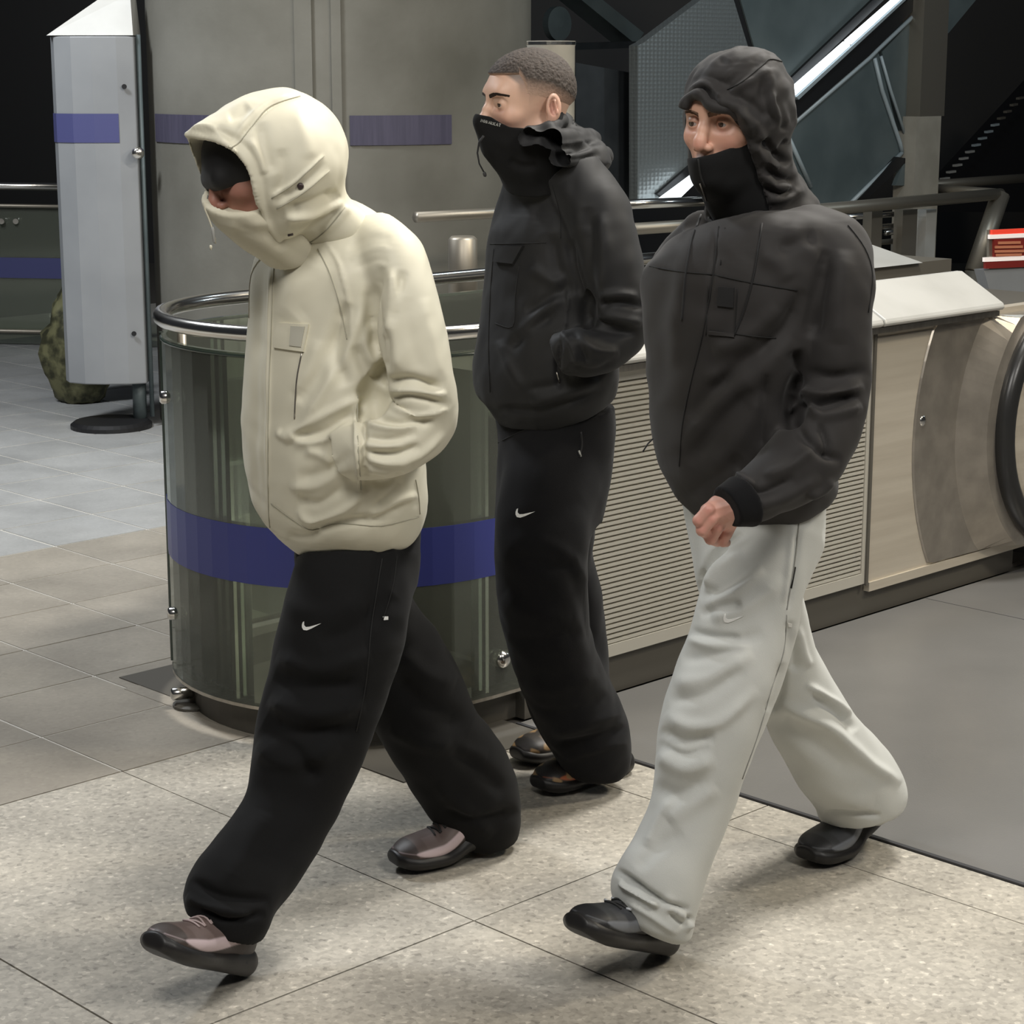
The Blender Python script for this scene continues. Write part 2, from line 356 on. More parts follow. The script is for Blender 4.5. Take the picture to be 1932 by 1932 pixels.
# machinery seen down in the well
ws = MB().box(3.9, 6.4, 4.86, 5.2, 0, .62).build('well_skirt', M['concrete']); tag(ws, kind='structure')

# ---- big concrete column with stripe
cc = np.array([-.86, 10.42, 0]); cr = .955
col = MB().lathe(cc, Z, [(cr, 0), (cr, 4.4)], 72, ref=[1, 0, 0]).build('concrete_column', M['concrete'], smooth=True); tag(col, kind='structure')
col.data.set_sharp_from_angle(angle=R(40)) if hasattr(col.data, 'set_sharp_from_angle') else None
def on_col(x, y, r=cr):
    d = ray(x, y); dx, dy = d[0], d[1]; a2 = dx*dx+dy*dy; b2 = -2*(dx*cc[0]+dy*cc[1]); c2 = cc[0]**2+cc[1]**2-r*r
    disc_ = b2*b2-4*a2*c2; k = (-b2-math.sqrt(max(disc_, 0)))/(2*a2); return CC+k*d
def col_band(x0, x1, z0, z1, m, name, off=.006):
    a0 = math.atan2(*(on_col(x0, 240)-cc)[[1, 0]]); a1 = math.atan2(*(on_col(x1, 240)-cc)[[1, 0]])
    P = [((cr+off)*math.cos(a_), (cr+off)*math.sin(a_)) for a_ in np.linspace(a0, a1, 18)]; Q = [((cr-.01)*math.cos(a_), (cr-.01)*math.sin(a_)) for a_ in np.linspace(a0, a1, 18)]
    n = len(P); V3 = lambda p, z: cc+np.array([p[0], p[1], z])
    vs = [V3(p, z0) for p in P]+[V3(p, z1) for p in P]+[V3(p, z0) for p in Q]+[V3(p, z1) for p in Q]; f_ = []
    for i in range(n-1): f_ += [[i, i+1, n+i+1, n+i], [n+i, n+i+1, 3*n+i+1, 3*n+i], [i, 2*n+i, 2*n+i+1, i+1]]
    f_ += [[0, n, 3*n, 2*n], [n-1, 3*n-1, 4*n-1, 2*n-1]]
    return MB().add(vs, f_).build(name, m, col)
col_band(295, 560, 1.395, 1.528, M['stripe'], 'blue_stripe'); col_band(660, 851, 1.395, 1.530, M['stripe'], 'blue_stripe')
for x0, x1 in ((560, 592), (628, 646)): col_band(x0, x1, 0, 4.3, M['concrete'], 'form_ridge', .012)

# ---- white totem pylon beside the column
py = empty('totem_pylon', (-2.0, 10.1, 0)); tag(py, 'tall white metal totem with slanted top and blue band beside concrete column', 'totem')
Yp = 9.93
def pp(x, y, Y=Yp):
    d = ray(x, y); return CC+Y/d[1]*d
xl, xr = -2.222, -1.805; zt = 1.892; zb = .22
prof = [(xl, Yp+.10), (xl+.03, Yp+.03), (xl+.12, Yp-.02), (xl+.22, Yp-.03), (xr-.08, Yp-.02), (xr, Yp+.01), (xr+.0, Yp+.20), (xl, Yp+.20)]
n = len(prof)
top = [(x, y, zt) for x, y in prof]; bot = [(x, y, zb+.0*(x)) for x, y in prof]
MB().add(bot+top, [list(range(n))[::-1], [n+i for i in range(n)]]+[[i, (i+1) % n, n+(i+1) % n, n+i] for i in range(n)]).build('casing', M['pylon'], py, bevel=.006)
MB().add([(x, y, 1.393) for x, y in [(p[0]-.003*(1 if p[0] < -2.1 else 0), p[1]-.003) for p in prof[:6]]]+[(x, y, 1.530) for x, y in [(p[0]-.003*(1 if p[0] < -2.1 else 0), p[1]-.003) for p in prof[:6]]],
         [[i, i+1, 7+i, 6+i] for i in range(4)]).build('blue_band', M['stripe_py'], py)
tp = MB().add([(xl, Yp+.02, zt+.004), (xr+.0, Yp+.0, zt+.004), (xr, Yp+.20, zt+.004), (xl, Yp+.20, zt+.004), (-1.93, Yp+.10, 2.10), (-1.83, Yp+.10, 2.09), (-1.82, Yp+.19, 2.09), (-1.93, Yp+.19, 2.10)],
              [[3, 2, 1, 0], [4, 5, 6, 7], [0, 1, 5, 4], [1, 2, 6, 5], [2, 3, 7, 6], [3, 0, 4, 7]]).build('slanted_top', M['cap'], py)
for zz in (1.657, .472): MB().lathe((-1.852, Yp-.022, zz), (0, -1, 0), [(.012, 0), (.012, .004)], 16).build('lock', M['black'], py)
MB().tube([(-1.79, Yp+.05, .05), (-1.79, Yp+.05, 1.9)], .012, 8).build('side_pole', M['slate'], py, smooth=True)
MB().lathe((-1.80, Yp-.03, 1.345), (.3, -1, 0), [(.03, 0), (.03, .03), (.018, .04)], 18).build('bracket', M['chrome'], py, smooth=True)
MB().lathe((-1.99, Yp+.02, 0), Z, [(.20, 0), (.20, .02), (.18, .035)], 36).build('base', M['black'], py)
MB().tube([(-1.86, Yp+.1, .03), (-1.86, Yp+.1, .24)], .035, 12).build('stem', M['slate'], py, smooth=True)
# hi-vis bag behind the totem
hb = MB(); hv = []
bmx = bmesh.new(); bmesh.ops.create_icosphere(bmx, subdivisions=4, radius=1)
for v_ in bmx.verts:
    p = v_.co; k_ = 1+.16*noise.noise(p*2.3)+.07*noise.noise(p*6)
    v_.co = Vector((-2.30+.21*p.x*k_*(1.0 if p.z < .2 else .75), 10.75+.16*p.y*k_, .32+.36*p.z*k_))
    if v_.co.z < .0: v_.co.z = 0
me = bpy.data.meshes.new('bag'); bmx.to_mesh(me); bmx.free()
tag(link('cloth_bundle', me, M['hivis'], smooth=True), 'olive and yellow bundle on the floor behind the white totem', 'bag')

# ---- far left glass railing
rl = empty('far_railing', (-3.2, 13.1, 0)); tag(rl, 'distant glass railing with steel handrail and blue band at far left', 'railing')
def seg3(p, q_, r_, nm, m): MB().tube([p, q_], r_, 8).build(nm, m, rl, smooth=True)
seg3((-5.2, 13.3, 1.03), (-2.3, 12.85, 1.02), .025, 'handrail', M['chrome']); seg3((-5.2, 13.3, .905), (-2.3, 12.85, .895), .013, 'rail', M['dull_rail'])
MB().add([(-5.2, 13.32, .1), (-2.3, 12.87, .1), (-2.3, 12.87, .88), (-5.2, 13.32, .88), (-5.2, 13.34, .1), (-2.3, 12.89, .1), (-2.3, 12.89, .88), (-5.2, 13.34, .88)],
         [[0, 1, 2, 3], [7, 6, 5, 4], [0, 4, 5, 1], [1, 5, 6, 2], [2, 6, 7, 3], [3, 7, 4, 0]]).build('glass_pane', M['glass'], rl)
MB().add([(-5.2, 13.31, .44), (-2.3, 12.86, .44), (-2.3, 12.86, .57), (-5.2, 13.31, .57)], [[0, 1, 2, 3]]).build('blue_band', M['stripe_py'], rl)
seg3((-5.2, 13.3, .10), (-2.3, 12.85, .10), .014, 'rail', M['dull_rail'])
for xx in (-3.24, -3.15, -2.95): MB().lathe((xx, 13.0, .80 if xx < -2.96 else .2), (0, -1, 0), [(.018, 0), (.018, .02)], 12).build('clamp', M['chrome'], rl)

# ---- railing beyond the well on the right (t = 6.6), frame bars
rr_ = empty('well_railing', W(8, 6.6, 0)); tag(rr_, 'steel railing of dull flat bars beyond the escalator, behind the hooded men', 'railing')
def bar(p0, p1, r_, nm, m, par=rr_): return MB().tube([p0, p1], r_, 10).build(nm, m, par, smooth=True)
bar(W(5.90, 6.62, 1.11), W(7.15, 6.6, 1.10), .024, 'handrail', M['dull_rail'])
bar(W(7.12, 6.6, 1.11), W(8.05, 6.6, 1.095), .024, 'handrail', M['chrome'])
P_ = [on_t(1560, 397, 6.6), on_t(1888, 366, 6.6)]
bar(W(8.0, 6.6, P_[0][1]), W(P_[1][0], 6.6, P_[1][1]), .034, 'top_bar', M['dull_rail'])
cz = P_[1][1]
bar(W(P_[1][0], 6.6, cz), W(*(lambda q_: (q_@A, q_@B))(on_z(1712, 352, cz)), cz), .030, 'top_bar', M['dull_rail'])
q1 = on_z(1712, 352, cz); q2 = on_z(1960, 334, cz); bar(q1, q2, .030, 'top_bar', M['dull_rail'])
lg = on_t(1838, 512, 6.6); bar(W(P_[1][0], 6.6, cz), W(lg[0], 6.6, lg[1]), .055, 'leg', M['dull_rail']); bar(W(lg[0], 6.6, lg[1]), W(lg[0]-.1, 6.6, 0), .055, 'leg', M['dull_rail'])
for x_, wd, mm in ((1650, .05, 'dull_rail'), (1712, .07, 'dull_rail'), (1752, .05, 'cap')):
    a_ = on_t(x_, 395, 6.7); MB().box(a_[0]-wd, a_[0]+wd, 6.68, 6.74, 0, a_[1]).build('post', M[mm], rr_)
for y_, x0, x1, mm in ((408, 1595, 1720, 'chrome'), (430, 1600, 1722, 'steel'), (438, 1670, 1722, 'chrome'), (460, 1600, 1700, 'dull_rail')):
    a_ = on_t(x0, y_+2, 6.9); b_ = on_t(x1, y_-6, 6.9); bar(W(a_[0], 6.9, a_[1]), W(b_[0], 6.9, b_[1]), .016, 'mid_rail', M[mm])
a_ = on_t(1195, 432, 6.8); bar(W(a_[0], 6.8, a_[1]), W(a_[0]+1.2, 6.8, a_[1]-.01), .03, 'mid_rail', M['dull_rail'])

# short lit post inside the well, seen between the first two men
wp = MB().lathe((-.17, 7.05, .3), Z, [(.055, 0), (.055, .22), (.038, .24), (.038, .62), (.05, .63), (.05, .86), (.04, .87)], 24).build('well_post', M['dull_rail'], smooth=True); tag(wp, 'short pale round post behind the glass balustrade', 'post')
wpb = MB().box(3.55, 4.7, 5.0, 5.04, .55, .80).build('well_bracket', M['dark'], None); tag(wpb, kind='structure')
# tall grey post with bright rim behind the short-haired man
tp_ = MB().lathe((.15, 8.0, 0), Z, [(.092, 0), (.092, 1.82), (.094, 1.825), (.094, 1.84)], 32).build('grey_post', M['post_grey'], smooth=True); tag(tp_, 'tall round grey post behind the short-haired man', 'post')
MB().lathe((.15, 8.0, 1.826), Z, [(.095, 0), (.095, .012)], 32).build('rim', M['chrome'], tp_)
MB().lathe((.21, 7.9, 1.50), Z, [(.06, 0), (.06, .02)], 32).build('collar', M['chrome'], tp_)

# ---- rising escalator behind: cladding, light strip, framed slate panels, at t = 7.2
T7 = 7.2
es = empty('rising_escalator', W(9, T7, 0)); tag(es, 'dark escalator rising to the right with dimpled cladding and a bright tube light', 'escalator')
def pane(poly, nm, m, T=T7, th=.06, par=es): return MB().prism(pts_t(poly, T), B*th).build(nm, m, par)
pane([(1086, 118), (1206, 140), (1206, 392), (1086, 392)], 'side_cladding', M['dark'], 7.35)
pane([(1203, 86), (1215, 80), (1332, -8), (1382, -8), (1412, 90), (1440, 220), (1330, 330), (1236, 384), (1203, 388)], 'dimpled_cladding', M['cladding'], T7)
pane([(1395, -8), (1652, -8), (1500, 146), (1460, 180), (1424, 92)], 'dimpled_cladding', M['slate'], T7)
pane([(1382, -8), (1395, -8), (1430, 110), (1444, 222), (1418, 110)], 'joint_cover', M['black'], T7+.01, .04)
pane([(1655, -8), (1676, -8), (1500, 160), (1250, 372), (1240, 366), (1490, 150)], 'shadow_gap', M['black'], T7-.02, .05)
pane([(1491, 170), (1596, 78), (1604, 86), (1501, 180)], 'tube_light', M['glow'], T7-.06, .02); pane([(1598, 76), (1694, -8), (1707, -8), (1606, 84)], 'tube_light', M['glow'], T7-.06, .02)
pane([(1238, 388), (1262, 370), (1316, 330), (1320, 338), (1285, 372), (1262, 390)], 'tube_light', M['glow'], T7-.10, .05)
pane([(1503, 183), (1712, -8), (1718, -8), (1507, 188)], 'tube_tray', M['edge'], T7-.06, .02)
pane([(1496, 196), (1724, -10), (1752, -10), (1640, 104), (1480, 244)], 'shadow_gap', M['black'], T7-.02, .05)
pane([(1482, 246), (1640, 108), (1658, 100), (1702, 284), (1612, 372), (1590, 402), (1540, 402), (1500, 320)], 'slate_panel', M['slate'], T7)
pane([(1664, 98), (1764, -8), (1848, -8), (1790, 62), (1744, 92), (1732, 290), (1712, 284)], 'slate_panel', M['slate'], T7)
def edge(pts, r_, nm='panel_edge', m=M['edge'], T=T7-.01): MB().tube(pts_t(pts, T), r_, 8).build(nm, m, es, smooth=True)
edge([(1482, 246), (1642, 108), (1656, 94), (1764, -8)], .013); edge([(1650, 110), (1664, 170), (1698, 270), (1702, 288)], .013); edge([(1662, 106), (1680, 170), (1714, 275)], .010)
edge([(1702, 288), (1592, 396)], .013); edge([(1482, 246), (1530, 352)], .013, m=M['edge'])
pane([(1694, 296), (1716, 300), (1640, 372), (1624, 372)], 'shadow_gap', M['black'], T7-.03, .03)
pane([(1716, 276), (1730, 286), (1722, 350), (1690, 350)], 'bracket', M['slate'], T7-.03, .03)
po = MB().box(0, 0, 0, 0, 0, 0)
pz = on_t(1730, 220, 7.1); pz2 = on_t(1776, 220, 7.1)
sp = MB().box(pz[0], pz2[0], 7.1, 7.25, 0, pz[1]).build('support_post', M['post_grey'], es)
sp2 = MB().box(pz[0]+.03, pz2[0]+.03, 7.1, 7.25, pz[1], 3.2).build('support_post', M['dull_rail'], es)
# comb of the second escalator: a rising row of step edges far right
st_ = empty('far_stairs', W(12, 8.3, 0)); tag(st_, 'dark stair flight with bright step edges at far right', 'stairs')
MB().prism(pts_t([(1776, 345), (1932, 175), (1990, 110), (1990, 400), (1776, 400)], 8.5), B*.1).build('stair_side', M['black'], st_)
for k in range(13):
    u = k/12; x_ = 1786+u*142; y_ = 338-u*152; hw = 6.5-2*u
    e_ = MB().prism(pts_t([(x_-hw, y_-2), (x_+hw, y_-4), (x_+hw, y_), (x_-hw, y_+2)], 8.3), B*.03).build('step_edge', M['cap' if k < 5 else 'edge' if k < 9 else 'dull_rail'], st_)  # lower edges get paler materials, imitating brighter reflections in the chrome
# ceiling girders in the dark
gd = empty('steel_girder', W(8, 9.5, 0)); tag(gd, 'dark steel girders of the ceiling seen behind the short-haired man', 'girder')
MB().prism(pts_t([(1085, -10), (1125, -10), (1215, 62), (1200, 84)], 9.5), B*.2).build('brace', M['slate'], gd)
MB().prism(pts_t([(985, 84), (1205, 78), (1205, 90), (985, 98)], 9.4), B*.2).build('beam', M['dark'], gd)
MB().lathe(W(*((lambda q_: (q_[0], 9.6, q_[1]))(on_t(1046, 45, 9.6)))), -B, [(.11, 0), (.11, .05), (.02, .06)], 32).build('floodlight', M['slate'], gd)
# red-banded notice at the right edge
sg = empty('red_notice', W(6.8, 4.9, 0)); tag(sg, 'red and white banded notice at the right edge above the barrier', 'sign')
def strip(y0, y1, x0, m, nm, d=0): MB().prism(pts_t([(x0, y0), (1975, y0-5), (1975, y1-5), (x0, y1)], 4.9-d), B*.012).build(nm, m, sg)
strip(434, 508, 1866, M['dull_rail'], 'board'); strip(434, 443, 1872, M['red'], 'red_band', .01); strip(443, 451, 1868, M['white'], 'white_band', .012)
strip(452, 485, 1876, M['darkred'], 'text_field', .01); strip(486, 494, 1858, M['white'], 'white_band', .012); strip(494, 507, 1860, M['darkred'], 'red_band', .01)
for y0, x0, x1 in ((456, 1884, 1926), (464, 1878, 1930), (472, 1878, 1934), (479, 1880, 1928)): MB().prism(pts_t([(x0, y0), (x1, y0-1), (x1, y0+4), (x0, y0+5)], 4.885), B*.004).build('text_line', M['orange'], sg)
MB().prism(pts_t([(1856, 509), (1975, 500), (1975, 585), (1884, 570), (1866, 545)], 4.9), B*.05).build('bracket', M['pylon'], sg)
# room shell: dark far wall, ceiling slab
wb = MB().add([(-14, 19, -.1), (16, 19, -.1), (16, 19, 7), (-14, 19, 7), (-14, 19.2, -.1), (16, 19.2, -.1), (16, 19.2, 7), (-14, 19.2, 7)], [[0, 1, 2, 3], [4, 7, 6, 5], [3, 2, 6, 7], [0, 4, 5, 1], [0, 3, 7, 4], [1, 5, 6, 2]]).build('wall_back', M['black']); tag(wb, kind='structure')
# =================================================================== signed-distance modelling of people and clothes
def smin(a, b, k):
    if k <= 0: return np.minimum(a, b)
    h = np.maximum(k-np.abs(a-b), 0)/k
    return np.minimum(a, b)-h*h*k*.25
class Vol:
    def __init__(s, lo, hi, h):
        s.lo = np.array(lo, float); s.h = h; s.n = np.ceil((np.array(hi)-s.lo)/h).astype(int)+1
        s.F = np.full(tuple(s.n), .2, np.float32)
        s.ax = [s.lo[i]+h*np.arange(s.n[i]) for i in range(3)]
    def block(s, lo, hi, m):
        i0 = np.maximum(np.floor((np.asarray(lo)-m-s.lo)/s.h).astype(int), 0); i1 = np.minimum(np.ceil((np.asarray(hi)+m-s.lo)/s.h).astype(int)+1, s.n)
        if (i1 <= i0).any(): return None
        sl = tuple(slice(a, b) for a, b in zip(i0, i1))
        return sl, (s.ax[0][sl[0]][:, None, None].astype(np.float32), s.ax[1][sl[1]][None, :, None].astype(np.float32), s.ax[2][sl[2]][None, None, :].astype(np.float32))
    def put(s, sl, d, k, sub=False):
        if sub: s.F[sl] = -smin(-s.F[sl], d, k)
        else: s.F[sl] = smin(s.F[sl], d, k)
    def ell(s, c, r, k=0., rot=None, sub=False):
        c = np.asarray(c, float); r = np.asarray([r]*3 if np.isscalar(r) else r, float); m = max(k, .012)
        ext = r if rot is None else np.sqrt(((np.asarray(rot)*r[:, None])**2).sum(0))
        b_ = s.block(c-ext, c+ext, m)
        if b_ is None: return
        sl, (x, y, z) = b_; x = x-c[0]; y = y-c[1]; z = z-c[2]
        if rot is not None: x, y, z = [rot[i][0]*x+rot[i][1]*y+rot[i][2]*z for i in range(3)]
        k0 = np.sqrt((x/r[0])**2+(y/r[1])**2+(z/r[2])**2); k1 = np.sqrt((x/r[0]**2)**2+(y/r[1]**2)**2+(z/r[2]**2)**2)+1e-6
        s.put(sl, k0*(k0-1)/k1, k, sub)
    def cone(s, a, b, ra, rb, k=0., sub=False):
        a = np.asarray(a, float); b = np.asarray(b, float); d = b-a; L2 = d@d+1e-12; m = max(k, .012); rm = max(ra, rb)
        b_ = s.block(np.minimum(a, b)-rm, np.maximum(a, b)+rm, m)
        if b_ is None: return
        sl, (x, y, z) = b_; x = x-a[0]; y = y-a[1]; z = z-a[2]
        h = np.clip((x*d[0]+y*d[1]+z*d[2])/L2, 0, 1)
        s.put(sl, np.sqrt((x-h*d[0])**2+(y-h*d[1])**2+(z-h*d[2])**2)-(ra+(rb-ra)*h), k, sub)
    def path(s, pts, rad, k=0., sub=False):
        for i in range(len(pts)-1): s.cone(pts[i], pts[i+1], rad[i], rad[i+1], k, sub)
    def chain(s, rings, k=0., endr=.02, sub=False, off=0., nsub=8, out=None):
        """rings: list of (centre, e, v, a, b) -> elliptical loft, flat at both ends"""
        R_ = subdiv(rings, nsub); N_ = len(R_)-1; m = max(k, .014)
        exts = [np.abs(r[1])*r[3]+np.abs(r[2])*r[4] for r in R_]
        lo = np.min([r[0]-x for r, x in zip(R_, exts)], 0)-.01; hi = np.max([r[0]+x for r, x in zip(R_, exts)], 0)+.01
        b_ = s.block(lo, hi, m)
        if b_ is None: return
        sl0, _ = b_; base = [q.start for q in sl0]; T = np.full(tuple(q.stop-q.start for q in sl0), .2, np.float32)
        nn = []
        for i in range(N_):
            n_ = np.cross(R_[i][1]+R_[i+1][1], R_[i][2]+R_[i+1][2]); n_ /= np.linalg.norm(n_)
            if n_@(R_[i+1][0]-R_[i][0]) < 0: n_ = -n_
            nn.append(n_)
        for i in range(N_):
            (c0, e0, v0, a0, b0), (c1, e1, v1, a1, b1) = R_[i], R_[i+1]
            n_ = nn[i]; d = c1-c0; rm = max(a0, b0, a1, b1); Ln = max(n_@d, 2e-3)
            turn = lambda j: .0018+rm*math.acos(max(-1, min(1, nn[i]@nn[j])))*.75 if 0 <= j < N_ else 0.
            mL = min(turn(i-1), .03); mR = min(turn(i+1), .03)
            ex_ = np.maximum(exts[i], exts[i+1]); bb = s.block(np.minimum(c0, c1)-ex_-.03*(mL+mR > .04), np.maximum(c0, c1)+ex_+.03*(mL+mR > .04), m)
            if bb is None: continue
            sl, (x, y, z) = bb
            x = x-c0[0]; y = y-c0[1]; z = z-c0[2]
            w_ = x*n_[0]+y*n_[1]+z*n_[2]; h = np.clip(w_/Ln, -mL/Ln, 1+mR/Ln)
            pl = np.maximum(-mL-w_, w_-Ln-mR); hc = np.clip(h, -.6, 1.6)
            e = (e0+e1)/2; v = (v0+v1)/2; e = e/np.linalg.norm(e); v = v/np.linalg.norm(v)
            de, dv = float(d@e), float(d@v)
            u = x*e[0]+y*e[1]+z*e[2]-hc*de; q = x*v[0]+y*v[1]+z*v[2]-hc*dv
            a_ = np.maximum(a0+(a1-a0)*hc, .002); b2 = np.maximum(b0+(b1-b0)*hc, .002)
            k0 = np.sqrt((u/a_)**2+(q/b2)**2); k1 = np.sqrt((u/a_**2)**2+(q/b2**2)**2)+1e-6
            dd = k0*(k0-1)/k1
            if i == 0 or i == N_-1:
                q_ = pl if N_ == 1 else (np.where(w_ < Ln/2, pl, -1.) if i == 0 else np.where(w_ > Ln/2, pl, -1.))
                dd = np.where(pl > 0, np.sqrt(np.maximum(dd, 0)**2+pl**2), np.maximum(dd, q_))
            else: dd = np.where(pl > 0, np.sqrt(np.maximum(dd, 0)**2+pl**2), dd)
            ls0 = tuple(slice(q_.start-base[j], q_.stop-base[j]) for j, q_ in enumerate(sl))
            l1 = tuple(slice(max(l.start, 0), min(l.stop, T.shape[j])) for j, l in enumerate(ls0))
            ds = tuple(slice(l0.start-l.start, l0.stop-l.start) for l0, l in zip(l1, ls0))
            T[l1] = np.minimum(T[l1], dd[ds])
        if out is not None: out.append((sl0, T)); return
        s.put(sl0, T-off, k, sub)
    def mesh(s, smooth=3):
        F = s.F; S = F < 0; n = np.array(F.shape)
        c = [S[i:n[0]-1+i, j:n[1]-1+j, k:n[2]-1+k] for i in (0, 1) for j in (0, 1) for k in (0, 1)]
        an = c[0].copy(); al = c[0].copy()
        for q in c[1:]: an |= q; al &= q
        act = an & ~al; I = np.argwhere(act); idx = np.full(act.shape, -1, np.int64); idx[act] = np.arange(len(I))
        P = np.zeros((len(I), 3)); cnt = np.zeros(len(I)); offs = np.array([(i, j, k) for i in (0, 1) for j in (0, 1) for k in (0, 1)])
        vals = np.stack([F[I[:, 0]+o[0], I[:, 1]+o[1], I[:, 2]+o[2]] for o in offs], 1).astype(float)
        for a_ in range(8):
            for b_ in range(a_+1, 8):
                if np.abs(offs[a_]-offs[b_]).sum() != 1: continue
                va, vb = vals[:, a_], vals[:, b_]; m = (va < 0) != (vb < 0); t = np.where(m, va/(va-vb+1e-12), 0)
                P += (offs[a_]+(offs[b_]-offs[a_])*t[:, None])*m[:, None]; cnt += m
        P = (P/cnt[:, None]+I)*s.h+s.lo
        Q = []
        for ax in range(3):
            o1, o2 = [(1, 2), (2, 0), (0, 1)][ax]
            s0 = [slice(0, n[i]) for i in range(3)]; s1 = list(s0); s0[ax] = slice(0, n[ax]-1); s1[ax] = slice(1, n[ax])
            d = S[tuple(s0)] != S[tuple(s1)]; E = np.argwhere(d); E = E[(E[:, o1] > 0) & (E[:, o2] > 0) & (E[:, o1] < n[o1]-1) & (E[:, o2] < n[o2]-1)]
            u1 = np.zeros(3, int); u1[o1] = 1; u2 = np.zeros(3, int); u2[o2] = 1
            g = lambda q: idx[q[:, 0], q[:, 1], q[:, 2]]
            q4 = np.stack([g(E-u1-u2), g(E-u2), g(E), g(E-u1)], 1)
            ins = S[E[:, 0], E[:, 1], E[:, 2]]; q4[~ins] = q4[~ins][:, ::-1]; Q.append(q4)
        Q = np.concatenate(Q); Q = Q[(Q >= 0).all(1)]
        for _ in range(smooth): P = lap(P, Q, .5)
        return P, Q
def lap(P, Q, f):
    a = np.concatenate([Q[:, 0], Q[:, 1], Q[:, 2], Q[:, 3]]); b = np.concatenate([Q[:, 1], Q[:, 2], Q[:, 3], Q[:, 0]])
    n = len(P); ct = np.bincount(a, minlength=n)+np.bincount(b, minlength=n)+1e-9
    S_ = np.stack([np.bincount(a, P[b, i], n)+np.bincount(b, P[a, i], n) for i in range(3)], 1)/ct[:, None]
    return P+(S_-P)*f
def vnormals(P, Q):
    n_ = np.cross(P[Q[:, 2]]-P[Q[:, 0]], P[Q[:, 3]]-P[Q[:, 1]]); N_ = np.zeros_like(P)
    for i in range(4):
        for j in range(3): N_[:, j] += np.bincount(Q[:, i], n_[:, j], len(P))
    return N_/(np.linalg.norm(N_, axis=1)[:, None]+1e-12)
def subdiv(rings, k):
    n = len(rings); out = []
    def cr_(p0, p1, p2, p3, t): return .5*((2*p1)+(-p0+p2)*t+(2*p0-5*p1+4*p2-p3)*t*t+(-p0+3*p1-3*p2+p3)*t**3)
    for i in range(n-1):
        r0, r1, r2, r3 = rings[max(i-1, 0)], rings[i], rings[i+1], rings[min(i+2, n-1)]
        for j in range(k):
            t = j/k; q = [cr_(r0[m], r1[m], r2[m], r3[m], t) for m in range(5)]
            q[1] = q[1]/np.linalg.norm(q[1]); q[2] = q[2]/np.linalg.norm(q[2]); q[3] = max(q[3], .003); q[4] = max(q[4], .003); out.append(q)
    out.append(list(rings[-1])); return out
def to_mesh(name, P, Q, m, parent, attr=None, smooth=True):
    me = bpy.data.meshes.new(name); nv, nf = len(P), len(Q); o_ = np.array(parent.location) if parent else np.zeros(3)
    pp_ = parent
    o_ = np.zeros(3); 
    me.vertices.add(nv); me.vertices.foreach_set('co', P.astype(np.float32).ravel()); me.loops.add(nf*4); me.loops.foreach_set('vertex_index', Q.astype(np.int32).ravel())
    me.polygons.add(nf); me.polygons.foreach_set('loop_start', np.arange(0, nf*4, 4, dtype=np.int32)); me.polygons.foreach_set('loop_total', np.full(nf, 4, np.int32))
    me.update(calc_edges=True); me.validate()
    if attr is not None:
        ca = me.color_attributes.new('tint', 'FLOAT_COLOR', 'POINT'); ca.data.foreach_set('color', np.concatenate([attr, np.ones((nv, 1))], 1).astype(np.float32).ravel())
    return link(name, me, m, parent, smooth)

# ---- drawing aids: strokes push the cloth along its normal to make folds and seams
def vproj(P):
    d = P-CC; z = d@CF; return np.stack([966+FPX*(d@CR)/z, 966-FPX*(d@CU)/z], 1)
def seg_dist(p, a, b):
    ab = b-a; t = np.clip(((p-a)@ab)/(ab@ab+1e-9), 0, 1); return np.linalg.norm(p-(a+t[:, None]*ab), axis=1), t
def sculpt(P, Q, strokes, amp=1.5):
    N_ = vnormals(P, Q); X = vproj(P); view = (CC-P); view /= np.linalg.norm(view, axis=1)[:, None]
    face = np.clip((N_*view).sum(1)*2.5+.15, 0, 1); D = np.zeros(len(P))
    for st in strokes:
        pts, r, mm = st[0], st[1], st[2]; pts = np.array(spline(pts), float)
        lo, hi = pts.min(0)-3*r, pts.max(0)+3*r; sel = np.where((X > lo).all(1) & (X < hi).all(1) & (face > 0))[0]
        if not len(sel): continue
        p = X[sel]; best = np.full(len(sel), 1e9); par = np.zeros(len(sel)); n = len(pts)-1; side = np.zeros(len(sel))
        for i in range(n):
            d, t = seg_dist(p, pts[i], pts[i+1]); m_ = d < best; best[m_] = d[m_]; par[m_] = (i+t[m_])/n
            ab = pts[i+1]-pts[i]; cr2 = (ab[0]*(p[:, 1]-pts[i][1])-ab[1]*(p[:, 0]-pts[i][0])); side[m_] = np.sign(cr2[m_])
        tap = np.minimum(1, np.minimum(par, 1-par)*5+(.0 if len(st) < 4 or st[3] != 'open' else 1))
        if len(st) > 3 and st[3] == 'step':   # raised on one side, falling away smoothly
            g = np.where(side > 0, np.exp(-(best/r)**2), np.exp(-(best/(r*.22))**2))
        else: g = np.exp(-(best/r)**2)
        D[sel] += amp*mm*.001*g*tap*face[sel]
    return P+N_*D[:, None]
def wrinkle(P, Q, amp, scale, axis=None, seed=0., mask=None):
    """soft random cloth unevenness, a few mm"""
    N_ = vnormals(P, Q); rs = np.random.RandomState(int(seed*10)+3); D = np.zeros(len(P))
    for k in range(14):
        d = rs.randn(3); d /= np.linalg.norm(d)
        if axis is not None: d = d-.75*(d@axis)*axis
        f = scale*(0.6+1.3*rs.rand()); D += np.sin((P@d)*f*6.28+rs.rand()*6.28+1.5*np.sin((P@rs.randn(3))*f*2.1))/14**.5
    if mask is not None: D = D*mask
    return P+N_*(D*amp)[:, None]
